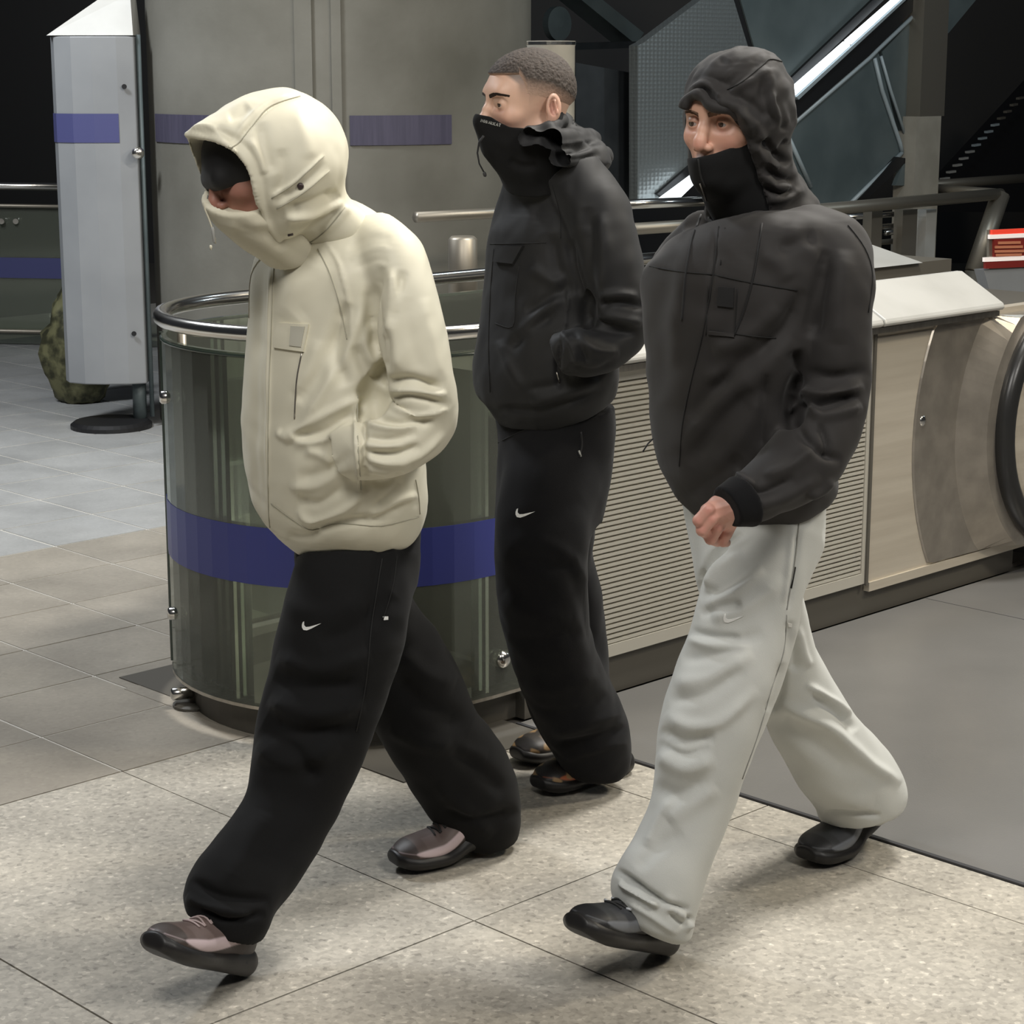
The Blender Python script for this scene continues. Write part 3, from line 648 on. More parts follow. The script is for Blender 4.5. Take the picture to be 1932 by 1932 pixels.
def spline(pts, k=5):
    p = [np.array(q, float) for q in pts]
    if len(p) < 3: return p
    out = []
    for i in range(len(p)-1):
        p0, p1, p2, p3 = p[max(i-1, 0)], p[i], p[i+1], p[min(i+2, len(p)-1)]
        for j in range(k):
            t = j/k; out.append(.5*((2*p1)+(-p0+p2)*t+(2*p0-5*p1+4*p2-p3)*t*t+(-p0+3*p1-3*p2+p3)*t**3))
    out.append(p[-1]); return out
class Fig:
    """one person: sagittal plane Y-X=K; helpers turn photo measurements into body-space geometry"""
    def __init__(s, K, label, base, yaw=225):
        s.K = K; s.root = empty('person', base); tag(s.root, label, 'person')
        s.F = np.array([-.7071, -.7071, 0]); s.L = np.array([.7071, -.7071, 0])
    def pt(s, x, y, lat=0.):
        d = ray(x, y); K = s.K-lat*1.41421; k = K/(d[1]-d[0]); return CC+k*d
    def ring(s, xl, yl, xr, yr, lat=0., r=1., yaw=None, tilt=0.):
        c = s.pt((xl+xr)/2, (yl+yr)/2, lat); zc = (c-CC)@CF; w_ = math.hypot(xr-xl, yr-yl)/2*zc/FPX
        e = (xr-xl)*CR-(yr-yl)*CU; e = e/np.linalg.norm(e); return [c, e, w_, r, lat, yaw]
    def loft(s, rings):
        q = [s.ring(*r) for r in rings]; out = []; n = len(q)
        for i, (c, e, w_, r, lat, yaw) in enumerate(q):
            t = q[min(i+1, n-1)][0]-q[max(i-1, 0)][0]; t = t/np.linalg.norm(t)
            t = t-e*(t@e); t /= np.linalg.norm(t); v = np.cross(t, e); vd = c-CC
            if v@vd > 0: v = -v
            if r == 1: out.append([c, e, v, w_, w_])
            elif yaw == 0: out.append([c, e, v, w_, w_*r])
            else:
                lf = (e+v)/math.sqrt(2); ff = (-e+v)/math.sqrt(2); af = w_/math.sqrt((1+r*r)/2); out.append([c, lf, ff, af*r, af])
        return out
    def bounds(s, *chains, m=.05):
        P = np.array([r[0] for c in chains for r in c]); w_ = max(max(r[3], r[4]) for c in chains for r in c)
        lo = np.min([r[0]-max(r[3], r[4]) for c in chains for r in c], 0); hi = np.max([r[0]+max(r[3], r[4]) for c in chains for r in c], 0)
        return lo-m, hi+m
def bvh(P, Q): return BVHTree.FromPolygons([tuple(p) for p in P], [tuple(int(i) for i in q) for q in Q])
def hit(T, x, y, off=0.001):
    d = ray(x, y); d = d/np.linalg.norm(d); h_ = T.ray_cast(Vector(CC), Vector(d))
    if h_[0] is None:
        return None
    n = np.array(h_[1]); 
    if n@d > 0: n = -n
    return np.array(h_[0])+n*off, n
def cord(T, pts, r_, name, m, parent, off=.0008, seg=6, k=4):
    P = []
    for x, y in spline(pts, k):
        h_ = hit(T, x, y, off)
        if h_ is not None: P.append(h_[0])
    if len(P) < 2: return None
    return MB().tube(P, r_, seg).build(name, m, parent, smooth=True)
def patch(T, poly, th, name, m, parent, off=.0005, grid=None, hide=None):
    """cloth patch with real thickness laid on a garment: poly in photo px"""
    poly = np.array(poly, float); lo, hi = poly.min(0), poly.max(0); g = grid or max(1.5, max(hi-lo)/16)
    bm_ = bmesh.new(); vs = []
    for x, y in poly: vs.append(bm_.verts.new((x, y, 0)))
    bm_.faces.new(vs)
    for ax, n in (((1, 0, 0), int((hi[0]-lo[0])/g)), ((0, 1, 0), int((hi[1]-lo[1])/g))):
        for i in range(1, n+1):
            co = (lo[0]+(hi[0]-lo[0])*i/(n+1), lo[1]+(hi[1]-lo[1])*i/(n+1), 0)
            bmesh.ops.bisect_plane(bm_, geom=bm_.verts[:]+bm_.edges[:]+bm_.faces[:], plane_co=co, plane_no=ax)
    bm_.verts.index_update(); V_ = []; last = None; H_ = []
    for v in bm_.verts:
        h_ = hit(T, v.co.x, v.co.y, 0); H_.append(h_)
    for h_ in H_:
        if h_ is not None: last = h_; break
    if last is None: return None
    lo3 = []; hi3 = []
    for h_ in H_:
        if h_ is None: h_ = last
        last = h_; lo3.append(h_[0]-h_[1]*.0015); hi3.append(h_[0]+h_[1]*(off+th))
    n = len(H_); F_ = [[v.index for v in f.verts] for f in bm_.faces]; fs = [[i+n for i in f] for f in F_]+[f[::-1] for f in F_]
    for e in bm_.edges:
        if e.is_boundary: a_, b_ = e.verts[0].index, e.verts[1].index; fs.append([a_, b_, b_+n, a_+n])
    bm_.free(); return MB().add(lo3+hi3, fs).build(name, m, parent)

# ---- cloth and skin materials
def cloth(name, col, rough=.85, sheen=.0, scale=900, bump=.25, var=.06, spec=.3):
    m = mat(name, col, rough); N, L, b = nodes(m); b.inputs['Sheen Weight'].default_value = sheen; b.inputs['Specular IOR Level'].default_value = spec
    b.inputs['Sheen Roughness'].default_value = .5
    tc = N.new('ShaderNodeTexCoord'); n = N.new('ShaderNodeTexNoise'); n.inputs['Scale'].default_value = scale; n.inputs['Detail'].default_value = 2
    L.new(tc.outputs['Object'], n.inputs['Vector']); bp = N.new('ShaderNodeBump'); bp.inputs['Strength'].default_value = bump; bp.inputs['Distance'].default_value = .0008
    L.new(n.outputs['Fac'], bp.inputs['Height']); L.new(bp.outputs[0], b.inputs['Normal'])
    n2 = N.new('ShaderNodeTexNoise'); n2.inputs['Scale'].default_value = 9; L.new(tc.outputs['Object'], n2.inputs['Vector'])
    mr = N.new('ShaderNodeMapRange'); mr.inputs['To Min'].default_value = 1-var; mr.inputs['To Max'].default_value = 1+var; L.new(n2.outputs['Fac'], mr.inputs[0])
    mx = N.new('ShaderNodeMix'); mx.data_type = 'RGBA'; mx.blend_type = 'MULTIPLY'; mx.inputs[0].default_value = 1; mx.inputs[6].default_value = (*col, 1)
    L.new(mr.outputs[0], mx.inputs[7]); L.new(mx.outputs[2], b.inputs['Base Color']); return m
def tinted(name, rough, sss=.0, bump=.1, bs=300):
    m = mat(name, (.6, .4, .3), rough); N, L, b = nodes(m); at = N.new('ShaderNodeAttribute'); at.attribute_name = 'tint'
    tc = N.new('ShaderNodeTexCoord'); n = N.new('ShaderNodeTexNoise'); n.inputs['Scale'].default_value = 26; n.inputs['Detail'].default_value = 4; L.new(tc.outputs['Object'], n.inputs['Vector'])
    mr = N.new('ShaderNodeMapRange'); mr.inputs['To Min'].default_value = .9; mr.inputs['To Max'].default_value = 1.1; L.new(n.outputs['Fac'], mr.inputs[0])
    mx = N.new('ShaderNodeMix'); mx.data_type = 'RGBA'; mx.blend_type = 'MULTIPLY'; mx.inputs[0].default_value = 1
    L.new(at.outputs['Color'], mx.inputs[6]); L.new(mr.outputs[0], mx.inputs[7]); L.new(mx.outputs[2], b.inputs['Base Color'])
    if sss: b.inputs['Subsurface Weight'].default_value = sss; b.inputs['Subsurface Radius'].default_value = (.012, .005, .003); b.inputs['Subsurface Scale'].default_value = .5
    n2 = N.new('ShaderNodeTexNoise'); n2.inputs['Scale'].default_value = bs; L.new(tc.outputs['Object'], n2.inputs['Vector'])
    bp = N.new('ShaderNodeBump'); bp.inputs['Strength'].default_value = bump; bp.inputs['Distance'].default_value = .001; L.new(n2.outputs['Fac'], bp.inputs['Height']); L.new(bp.outputs[0], b.inputs['Normal'])
    return m
M['cream'] = cloth('cream_softshell', (.70, .665, .53), .55, .1, 700, .08, .03, .4)
M['cream_knit'] = cloth('cream_jersey', (.56, .525, .41), .8, .1, 900, .2, .04)
M['cream_dark'] = cloth('cream_dark_patch', (.50, .485, .41), .6)  # darker cream for the tab on the pocket flap
M['softblack'] = cloth('black_softshell', (.0100, .0100, .0108), .66, .06, 800, .1, .1, .35)
M['jersey_black'] = cloth('black_jersey', (.0075, .0075, .0078), .9, .04, 900, .3, .1, .2)
M['charcoal'] = cloth('charcoal_shell', (.025, .0228, .0222), .72, .08, 800, .1, .1, .3)
M['fleece_black'] = cloth('black_fleece', (.0085, .0085, .0095), .95, .06, 700, .4, .1, .15)
M['fleece_grey'] = cloth('grey_marl_fleece', (.57, .58, .555), .95, .15, 600, .5, .07, .1)
M['skin'] = tinted('skin', .5, .12)
M['hairm'] = tinted('short_hair', .8, 0, .9, 420)
M['shoe'] = tinted('shoe_upper', .5, 0, .15, 500)
M['sole'] = mat('shoe_sole', (.014, .013, .013), .45)
M['lace_pink'] = mat('lace_pink', (.42, .33, .32), .8); M['lace_dark'] = mat('lace_dark', (.03, .03, .03), .8); M['lace_silver'] = mat('lace_tip', (.55, .57, .6), .35)
M['eye'] = mat('eyeball', (.40, .36, .34), .2); M['iris'] = mat('iris', (.05, .035, .025), .1); M['brow'] = mat('brow_hair', (.035, .022, .016), .9); M['brow_l'] = mat('brow_hair_brown', (.15, .085, .055), .9)
M['seam_c'] = mat('cream_seam', (.40, .38, .30), .8); M['seam_k'] = mat('black_seam', (.006, .006, .006), .8); M['zip'] = mat('zip_metal', (.35, .33, .3), .35, .9); M['pad'] = mat('snap_dark', (.04, .025, .025), .4)
M['logo'] = mat('white_print', (.82, .82, .80), .6); M['print_dark'] = mat('dark_print', (.12, .12, .10), .7); M['print_grey'] = mat('grey_print', (.32, .32, .30), .7)
# =================================================================== shared anatomy: head, shoe, logo
def make_head(fig, centre, fwd, up, scale, hair, skin=(.62, .36, .25), neck=True, blush=(.60, .24, .17), clip=None, brow='brow', h=.0019, gaze=0.):
    """head SDF in local frame (x forward, y left, z up); returns mesh data in world space"""
    f = np.array(fwd, float); f /= np.linalg.norm(f); u = np.array(up, float); u -= f*(u@f); u /= np.linalg.norm(u); l = np.cross(u, f)
    V = Vol((-.125, -.105, -.16), (.145, .105, .15), h)
    V.ell((-.012, 0, .048), (.097, .077, .083)); V.ell((.022, 0, .035), (.072, .069, .072), .02); V.ell((.030, 0, -.030), (.060, .057, .082), .03)
    V.ell((.052, 0, -.088), (.034, .030, .026), .025); V.cone((.05, 0, -.085), (-.005, .056, -.045), .018, .018, .03); V.cone((.05, 0, -.085), (-.005, -.056, -.045), .018, .018, .03)
    if neck: V.cone((-.03, 0, -.03), (-.035, 0, -.125), .052, .048, .03)
    V.cone((.077, -.030, .040), (.077, .030, .040), .014, .014, .02)
    for sg in (1, -1):
        V.ell((.058, sg*.041, -.010), (.022, .020, .017), .02)
        V.ell((.092, sg*.031, .018), (.019, .021, .0145), .014, sub=True)
    V.path([(.089, 0, .028), (.099, 0, .006), (.108, 0, -.014), (.109, 0, -.021)], [.0075, .0080, .0098, .0108], .010)
    for sg in (1, -1):
        V.ell((.098, sg*.0120, -.026), (.010, .0072, .0072), .005); V.ell((.105, sg*.0060, -.0335), (.0065, .0038, .0045), .003, sub=True)
    V.ell((.082, 0, -.052), (.016, .024, .014), .012); V.ell((.087, 0, -.0505), (.011, .021, .0055), .005); V.ell((.085, 0, -.063), (.011, .018, .0065), .005)
    V.ell((.099, 0, -.0565), (.012, .024, .0016), .002, sub=True)
    for sg in (1, -1):
        ec = (.0735, sg*.0315, .0165); V.ell(ec, .0148, .004)
        V.ell((.0905, sg*.0315, .0142), (.010, .0125, .0037), .003, sub=True)
        # ear
        rt = np.array([[math.cos(R(18*sg)), math.sin(R(18*sg)), 0], [-math.sin(R(18*sg)), math.cos(R(18*sg)), 0], [0, 0, 1]])
        V.ell((-.024, sg*.083, .008), (.022, .0085, .031), .005, rot=rt); V.ell((-.016, sg*.084, -.018), (.010, .006, .012), .006)
        V.ell((-.020, sg*.092, .010), (.0125, .0085, .0200), .003, rot=rt, sub=True); V.ell((-.010, sg*.083, .000), (.005, .006, .008), .003)
        V.cone((-.024, sg*.089, .022), (-.028, sg*.089, -.004), .0028, .0028, .003)
    P, Q = V.mesh(1)
    N_ = vnormals(P, Q)
    att = np.tile(np.array(skin), (len(P), 1))
    def blob(c, r, col, a):
        g = a*np.exp(-(((P-np.array(c))/np.array(r))**2).sum(1)); att[:] = att*(1-g[:, None])+np.array(col)*g[:, None]
    for sg in (1, -1):
        blob((.07, sg*.042, -.02), (.03, .022, .02), blush, .55); blob((.082, sg*.0315, .003), (.02, .017, .008), np.array(skin)*np.array([.75, .62, .68]), .45)
        blob((.088, sg*.018, .020), (.012, .007, .009), np.array(skin)*.55, .6)
        blob((-.018, sg*.088, .004), (.008, .010, .018), np.array(blush)*.55, .85); blob((-.024, sg*.088, .002), (.024, .014, .034), blush, .45)
        blob((.084, sg*.0315, .0245), (.01, .017, .004), np.array(skin)*.5, .5)  # shade of the upper-lid crease painted into the skin tint
    blob((.118, 0, -.02), (.014, .016, .014), blush, .6); blob((.09, 0, -.057), (.016, .022, .008), (.5, .2, .17), .7)
    x, y, z = P.T
    if hair is not None:
        dark = np.array(hair['col']); ang = np.arctan2(z-.0, x+.02)
        # fade: density of shaved hair grows upwards on the sides and back
        line = np.clip((.082-x)/.012, 0, 1)
        zside = np.where(x > .03, .058+(x-.03)*.35, .052)
        fade = np.clip((z-(zside-.045+np.clip(-x, 0, .1)*.35))/.055, 0, 1)*np.clip((.058-x+np.clip(z-.06, 0, .1)*.9)/.010, 0, 1)
        fade = np.clip(fade, 0, 1)**1.2
        att = att*(1-fade[:, None]*.88)+dark*fade[:, None]*.88
    att = np.clip(att, 0, 1)
    Rm = np.stack([f, l, u], 1)
    to_w = lambda p: (np.asarray(p)*scale)@Rm.T+np.asarray(centre)
    return P, Q, att, to_w, (f, l, u)
def face_parts(fig, body, to_w, fr, browmat, scale=1., gaze=(0, 0), lift=0., side=(1, -1), HT=None):
    f, l, u = fr
    for sg in side:
        ec = to_w((.0735, sg*.0315, .0165)); bmx = bmesh.new(); bmesh.ops.create_uvsphere(bmx, u_segments=24, v_segments=16, radius=.0128*scale)
        me = bpy.data.meshes.new('eyeball'); bmx.to_mesh(me); bmx.free(); e = link('eyeball', me, M['eye'], body, True); 
        g = f+l*gaze[0]+u*gaze[1]; g = g/np.linalg.norm(g)
        me.transform(Matrix.Translation(Vector(ec)))
        MB().lathe(ec+g*.0118*scale, g, [(.0058*scale, 0), (.0052*scale, .0011*scale), (.002*scale, .0017*scale)], 20).build('iris', M['iris'], e, smooth=True)
        # brow: a curved pad of short hair strokes
        rs = random.Random(5); q = MB()
        for i in range(150):
            t = rs.random(); zz = .0375+lift+.0055*math.sin(t*2.6)+rs.uniform(-.0036, .0036)*(1-t*.55); yy = .010+.040*t; xx = .0945-.024*t*t-.004*t
            h1 = HT.ray_cast(Vector((.25, sg*yy, zz)), Vector((-1, 0, 0))) if HT else None; a_ = np.array(h1[0]) if h1 and h1[0] else np.array([xx, sg*yy, zz]); h1 = HT.ray_cast(Vector((.25, sg*(yy+.0062), zz+.0014-.004*t)), Vector((-1, 0, 0))) if HT else None; b_ = np.array(h1[0]) if h1 and h1[0] else a_+np.array([-.003, sg*.0065, .0016-.0045*t]); q.tube([to_w(a_), to_w(b_+np.array([.0006, 0, 0]))], .0011*scale, 3)
        q.build('eyebrow', browmat, body)
def shoe_sdf(L_=.30, W_=.115):
    """chunky trainer: x from heel 0 to toe L, z up"""
    U = Vol((-.03, -.08, .0), (L_+.03, .08, .17), .0023)
    def ax(x, a, zc, b): return [np.array([x, 0, zc]), np.array([0, 1., 0]), np.array([0, 0, 1.]), a, b]
    k = L_/.30
    U.chain([ax(.012*k, .026, .055, .030), ax(.035*k, .038, .062, .045), ax(.075*k, .041, .064, .052), ax(.12*k, .043, .060, .047), ax(.17*k, .048, .052, .036), ax(.22*k, .054, .046, .030), ax(.26*k, .050, .043, .027), ax(.285*k, .036, .040, .019), ax(.294*k, .026, .038, .013)], 0, endr=.015)
    U.cone((.06*k, 0, .075), (.052*k, 0, .135), .038, .036, .02); U.cone((.075*k, 0, .07), (.095*k, 0, .118), .034, .026, .025)
    U.cone((.085*k, 0, .105), (.17*k, 0, .074), .024, .02, .012)
    S = Vol((-.03, -.08, -.01), (L_+.04, .08, .08), .0028)
    S.chain([ax(-.004, .030, .028, .026), ax(.02*k, .045, .028, .034), ax(.08*k, .048, .026, .032), ax(.13*k, .048, .023, .027), ax(.19*k, .057, .023, .026), ax(.25*k, .058, .026, .026), ax(.285*k, .045, .030, .023), ax(.300*k, .028, .033, .016)], 0, endr=.02)
    x_, y_, z_ = S.block((-1, -1, -1), (1, 1, 1), 0)[1]
    # flatten the tread, rocker at toe
    fl_ = (.0025+np.clip(x_-.21*k, 0, 1)**2*2.2)-z_; S.F = np.maximum(S.F, fl_+0*y_).astype(np.float32)
    groove = .0018-np.abs(((x_/.021) % 1)-.5)*.021; gz = z_-.010
    S.F = np.maximum(S.F, -np.maximum(-groove*1.0, gz)*1.0+0*y_).astype(np.float32) if False else S.F
    return U.mesh(2), S.mesh(2)
SHOE = {}
def add_shoe(fig, heel, fwd, up, cols, L_=.30, name='shoe', lacem='lace_pink', bend=0., tips=None, side=1):
    key = round(L_, 3)
    if key not in SHOE: SHOE[key] = shoe_sdf(L_)
    (PU, QU), (PS, QS) = SHOE[key]; f = np.array(fwd, float); f /= np.linalg.norm(f); u = np.array(up, float); u -= f*(u@f); u /= np.linalg.norm(u); l = np.cross(u, f); Rm = np.stack([f, l, u], 1)
    def bendp(P):
        P = P.copy()
        if bend:   # heel raised about the ball of the foot
            xb = L_*.66; a_ = np.clip((xb-P[:, 0])/.07, 0, 1)*R(bend); dx = P[:, 0]-xb; z0 = P[:, 2]
            P[:, 0] = xb+dx*np.cos(a_)+z0*np.sin(a_)*1; P[:, 2] = z0*np.cos(a_)-dx*np.sin(a_)
        return P
    tw = lambda P: bendp(np.atleast_2d(np.asarray(P, float)))@Rm.T+np.asarray(heel)
    x, y, z = PU.T; att = np.tile(np.array(cols['upper']), (len(PU), 1)); k = L_/.30; xs = x/k
    # layered wave panels along both sides
    wave = lambda x: .047+.003*np.sin(x*22)+np.clip(.2-x, 0, 1)**1.2*.26
    def soft(d, w_=.0016): return np.clip(.5+d/(2*w_), 0, 1)
    def lay(mk, col): att[:] = att*(1-mk[:, None])+np.array(col)*mk[:, None]
    lay(soft(.24-xs)*soft(z-wave(xs)-.012)*soft(np.abs(y)-.014), cols['mid']); lay(soft(wave(xs)-.004-z), cols['low']); lay(soft(xs-.262), cols['toe']); lay(soft(.068-xs), cols['heel'])
    tp_w = np.clip(np.sin(np.clip((xs-.062)/.205, 0, 1)*math.pi), 0, 1)**.55*.0125
    lay(soft(tp_w-np.abs(z-wave(xs)-.004))*soft(np.abs(y)-.012), cols['wave'])
    if 'pat' in cols:
        rs = np.sin(PU@np.array([60, 35, 210.]))+np.sin(PU@np.array([-140, 60, 120.])); lay(soft((rs-.75)*.004)*(xs > .1)*(z > .04), cols['pat'])
    ids = np.argsort(np.linalg.norm(PU, axis=1))
    up_ = to_mesh(name, tw(PU), QU, M['shoe'], fig.root, att)
    # surface colour edges stay crisp enough at this density
    so = to_mesh('sole', tw(PS), QS, M['sole'], up_)
    T_ = BVHTree.FromPolygons([tuple(p) for p in PU], [tuple(int(i) for i in q) for q in QU])
    def on_top(xx, yy):
        h_ = T_.ray_cast(Vector((xx, yy, .3)), Vector((0, 0, -1))); return np.array(h_[0]) if h_[0] else np.array([xx, yy, .06])
    q = MB(); 
    for i in range(5):
        x0 = (.125+.019*i)*k; w_ = .020+.001*i
        for sgn in (1, -1):
            P_ = [on_top(x0+(.016*sgn)*(t/1.0)*.5, -w_+2*w_*t)+np.array([0, 0, .002]) for t in np.linspace(0, 1, 8)]; q.tube(tw(np.array(P_)), .0023, 5)
    q.build('lace', M[lacem], up_, smooth=True)
    if tips:
        q = MB()
        for i in range(4):
            for sgn in (1, -1):
                p = on_top((.13+.021*i)*k, .024*sgn)+np.array([0, 0, .001]); q.tube(tw(np.array([p, p+np.array([-.004, .010*sgn, .001])])), .0028, 6)
        q.build('eyelet', M[tips], up_, smooth=True)
    # side bubble in the sole
    for sgn in (1, -1):
        q = MB(); q.tube(tw(np.array([[.03*k, .040*sgn, .030], [.055*k, .0425*sgn, .031], [.08*k, .0425*sgn, .030]])), [.004, .0052, .004], 8); q.build('air_window', M['print_grey'] if 'grey' in cols else M['lace_dark'], up_, smooth=True)
    return up_
def swoosh(T, x, y, w_, name, m, parent, flip=1, rot=0.):
    pts = [(-.44, -.22), (-.38, -.26), (-.39, -.05), (-.30, .04), (-.1, .03), (.52, -.12), (.0, .13), (-.25, .22), (-.42, .19), (-.49, .06), (-.49, -.08)]
    c, s = math.cos(rot), math.sin(rot); P_ = [(x+(px*c-py*s)*w_, y+(px*s+py*c)*w_) for px, py in pts]
    return patch(T, P_, .0007, name, m, parent, .0006, grid=4)
def lettering(T, x, y, word, hgt, rot, name, m, parent, bend=0.):
    """tiny raised strokes spelling the print on the collar edge"""
    G = {'B': [[(0, 0), (0, 1), (.6, .85), (0, .5), (.65, .25), (0, 0)]], 'A': [[(0, 0), (.35, 1), (.7, 0)], [(.15, .35), (.55, .35)]], 'R': [[(0, 0), (0, 1), (.6, .8), (0, .5), (.6, 0)]], 'Y': [[(0, 1), (.35, .5), (.7, 1)], [(.35, .5), (.35, 0)]],
         'N': [[(0, 0), (0, 1), (.6, 0), (.6, 1)]], 'O': [[(.3, 0), (0, .5), (.3, 1), (.6, .5), (.3, 0)]], 'M': [[(0, 0), (0, 1), (.35, .4), (.7, 1), (.7, 0)]], 'K': [[(0, 0), (0, 1)], [(.6, 1), (0, .45), (.6, 0)]], 'H': [[(0, 0), (0, 1)], [(0, .5), (.6, .5)], [(.6, 0), (.6, 1)]], 'T': [[(0, 1), (.7, 1)], [(.35, 1), (.35, 0)]], 'E': [[(.6, 1), (0, 1), (0, 0), (.6, 0)], [(0, .5), (.5, .5)]]}
    q = MB(); adv = 0; n = len(word); tot = n*.95
    for i, ch in enumerate(word):
        for st in G.get(ch, [[(0, 0), (.6, 1)]]):
            P_ = []
            for px, py in st:
                X_ = (adv+px)*hgt; Y_ = -py*hgt+bend*((X_/(tot*hgt))**2)*hgt*4; xx = x+X_*math.cos(rot)-Y_*math.sin(rot); yy = y+X_*math.sin(rot)+Y_*math.cos(rot); h_ = hit(T, xx, yy, .0006)
                if h_: P_.append(h_[0])
            if len(P_) > 1: q.tube(P_, .0011, 4)
        adv += .95
    return q.build(name, m, parent) if q.v else None
def inner_body(fig, head, extra, tint_skin):
    """one continuous skinned body: head, neck, trunk, arms and legs inside the clothes"""
    P, Q, att, to_w, fr = head
    return P, Q, att

def cover_face(V, tw, fr, sc=1., k=.02, nose=True):
    """swell the collar around chin, mouth and nose so the cloth lies over the face"""
    f, l, u = fr; rot = [f, l, u]
    V.ell(tw((.030, 0, -.032)), np.array((.067, .064, .086))*sc, k, rot=rot); V.ell(tw((.052, 0, -.088)), np.array((.042, .040, .034))*sc, k, rot=rot)
    V.ell(tw((.080, 0, -.052)), np.array((.028, .038, .034))*sc, k, rot=rot); (V.cone(tw((.092, 0, .012)), tw((.109, 0, -.020)), .015*sc, .0185*sc, k) if nose else None); V.cone(tw((.109, 0, -.02)) if nose else tw((.094, 0, -.055)), tw((.085, 0, -.075)), (.0185 if nose else .02)*sc, .026*sc, k)
# =================================================================== PERSON 1: cream hooded jacket, black joggers
def join(*ms):
    Ps, Qs, At, n = [], [], [], 0
    for P, Q, a in ms: Ps.append(P); Qs.append(Q+n); At.append(a); n += len(P)
    return np.concatenate(Ps), np.concatenate(Qs), np.concatenate(At)
def skin_core(fig, chains, h=.007, col=(.55, .33, .24)):
    cs_ = [fig.loft(c) for c in chains]; lo, hi = fig.bounds(*cs_); V = Vol(lo, hi, h)
    for c in cs_: V.chain(c, .03, off=-.03)
    P, Q = V.mesh(1); return P, Q, np.tile(np.array(col), (len(P), 1))
def garment(fig, chains, h, ks, extra=None):
    cs_ = [fig.loft(c) for c in chains]; lo, hi = fig.bounds(*cs_); V = Vol(lo, hi, h)
    for c, k in zip(cs_, ks): V.chain(c, k)
    if extra: extra(V)
    return V

p1 = Fig(4.345, 'person in cream hooded jacket with cream face cover and black joggers, striding leftmost', W(2.5, 3.1, 0))
# --- joggers
pel = [(556, 900, 800, 900, 0, 1.3), (553, 960, 798, 960, 0, 1.3), (553, 1040, 792, 1040, .0, 1.25), (556, 1095, 786, 1095, .0, 1.1)]
legL = [(560, 1050, 782, 1050, .05), (540, 1120, 776, 1130, .06), (520, 1195, 760, 1225, .06), (503, 1280, 733, 1310, .055), (484, 1368, 700, 1400, .05), (474, 1440, 668, 1480, .045), (455, 1515, 625, 1560, .05), (400, 1590, 572, 1650, .065), (360, 1640, 530, 1712, .08), (345, 1680, 509, 1752, .09), (354, 1698, 502, 1766, .09)]
legR = [(590, 1060, 770, 1050, -.05), (655, 1160, 778, 1130, -.07), (672, 1240, 832, 1205, -.075), (690, 1330, 878, 1290, -.07), (722, 1400, 910, 1365, -.065), (760, 1460, 945, 1405, -.06), (792, 1512, 972, 1460, -.055), (816, 1538, 982, 1512, -.05), (830, 1552, 984, 1548, -.05), (848, 1562, 980, 1576, -.05)]
V = garment(p1, [pel, legL, legR], .0042, [0, .035, .03])
P, Q = V.mesh(2)
P = sculpt(P, Q, [
    ([(520, 1240), (600, 1262), (700, 1235)], 16, 5), ([(515, 1275), (590, 1300), (690, 1290)], 15, -6), ([(505, 1320), (580, 1345), (690, 1330)], 17, 6), ([(500, 1355), (570, 1385), (680, 1372)], 15, -8),
    ([(480, 1405), (550, 1440), (640, 1400)], 18, 5), ([(490, 1375), (560, 1420), (600, 1480)], 14, -5), ([(520, 1130), (600, 1160), (690, 1130)], 20, 3), ([(600, 1215), (680, 1180), (740, 1120)], 18, -4),
    ([(500, 1530), (470, 1600), (430, 1680)], 22, 4), ([(600, 1430), (560, 1520), (500, 1620)], 24, -3), ([(360, 1660), (420, 1690), (510, 1700)], 9, -6), ([(352, 1690), (400, 1712), (480, 1728)], 8, 6), ([(380, 1715), (430, 1735), (500, 1722)], 7, -6),
    ([(720, 1010), (705, 1120), (690, 1230)], 7, -2.5), ([(740, 1010), (735, 1080), (722, 1170)], 12, 3),
    ([(760, 1230), (800, 1270), (860, 1290)], 18, 4), ([(740, 1275), (800, 1330), (890, 1370)], 22, -7), ([(730, 1370), (800, 1400), (920, 1425)], 16, 5), ([(840, 1400), (900, 1450), (960, 1500)], 16, -5), ([(830, 1530), (900, 1545), (980, 1530)], 10, -5), ([(820, 1480), (880, 1530), (930, 1580)], 14, 4)], 2.1)
P = wrinkle(P, Q, .0016, 7, seed=.3)
T1 = bvh(P, Q); tr = to_mesh('trousers', P, Q, M['jersey_black'], p1.root)
swoosh(T1, 588, 1181, 36, 'logo', M['logo'], tr, rot=-.05); patch(T1, [(722, 1163), (732, 1163), (732, 1169), (724, 1170)], .0007, 'logo', M['logo'], tr, grid=4)
cord(T1, [(728, 1012), (712, 1110), (700, 1190), (690, 1290), (672, 1380)], .0016, 'side_seam', M['seam_k'], tr)
cord(T1, [(752, 1012), (742, 1100), (722, 1170)], .0012, 'pocket_seam', M['seam_k'], tr)
# --- jacket
torso = [(552, 408, 668, 374, 0, 1.6), (510, 446, 730, 405, 0, 1.65), (478, 486, 776, 455, 0, 1.55), (464, 530, 794, 512, 0, 1.45), (464, 600, 800, 600, 0, 1.35), (457, 680, 800, 690, 0, 1.3), (452, 760, 800, 765, 0, 1.3), (453, 840, 803, 840, 0, 1.3), (462, 905, 806, 890, 0, 1.3), (478, 962, 806, 918, 0, 1.3), (514, 1002, 802, 936, 0, 1.25), (548, 1026, 797, 946, 0, 1.2), (560, 1032, 792, 950, 0, 1.15)]
armL = [(652, 462, 760, 430, .10), (676, 500, 800, 470, .17), (700, 560, 822, 540, .215), (710, 620, 838, 608, .24), (720, 680, 854, 682, .255), (730, 728, 864, 765, .26), (742, 745, 845, 835, .255), (722, 768, 800, 876, .245), (694, 785, 752, 898, .22), (668, 800, 705, 908, .19), (640, 812, 668, 905, .15)]
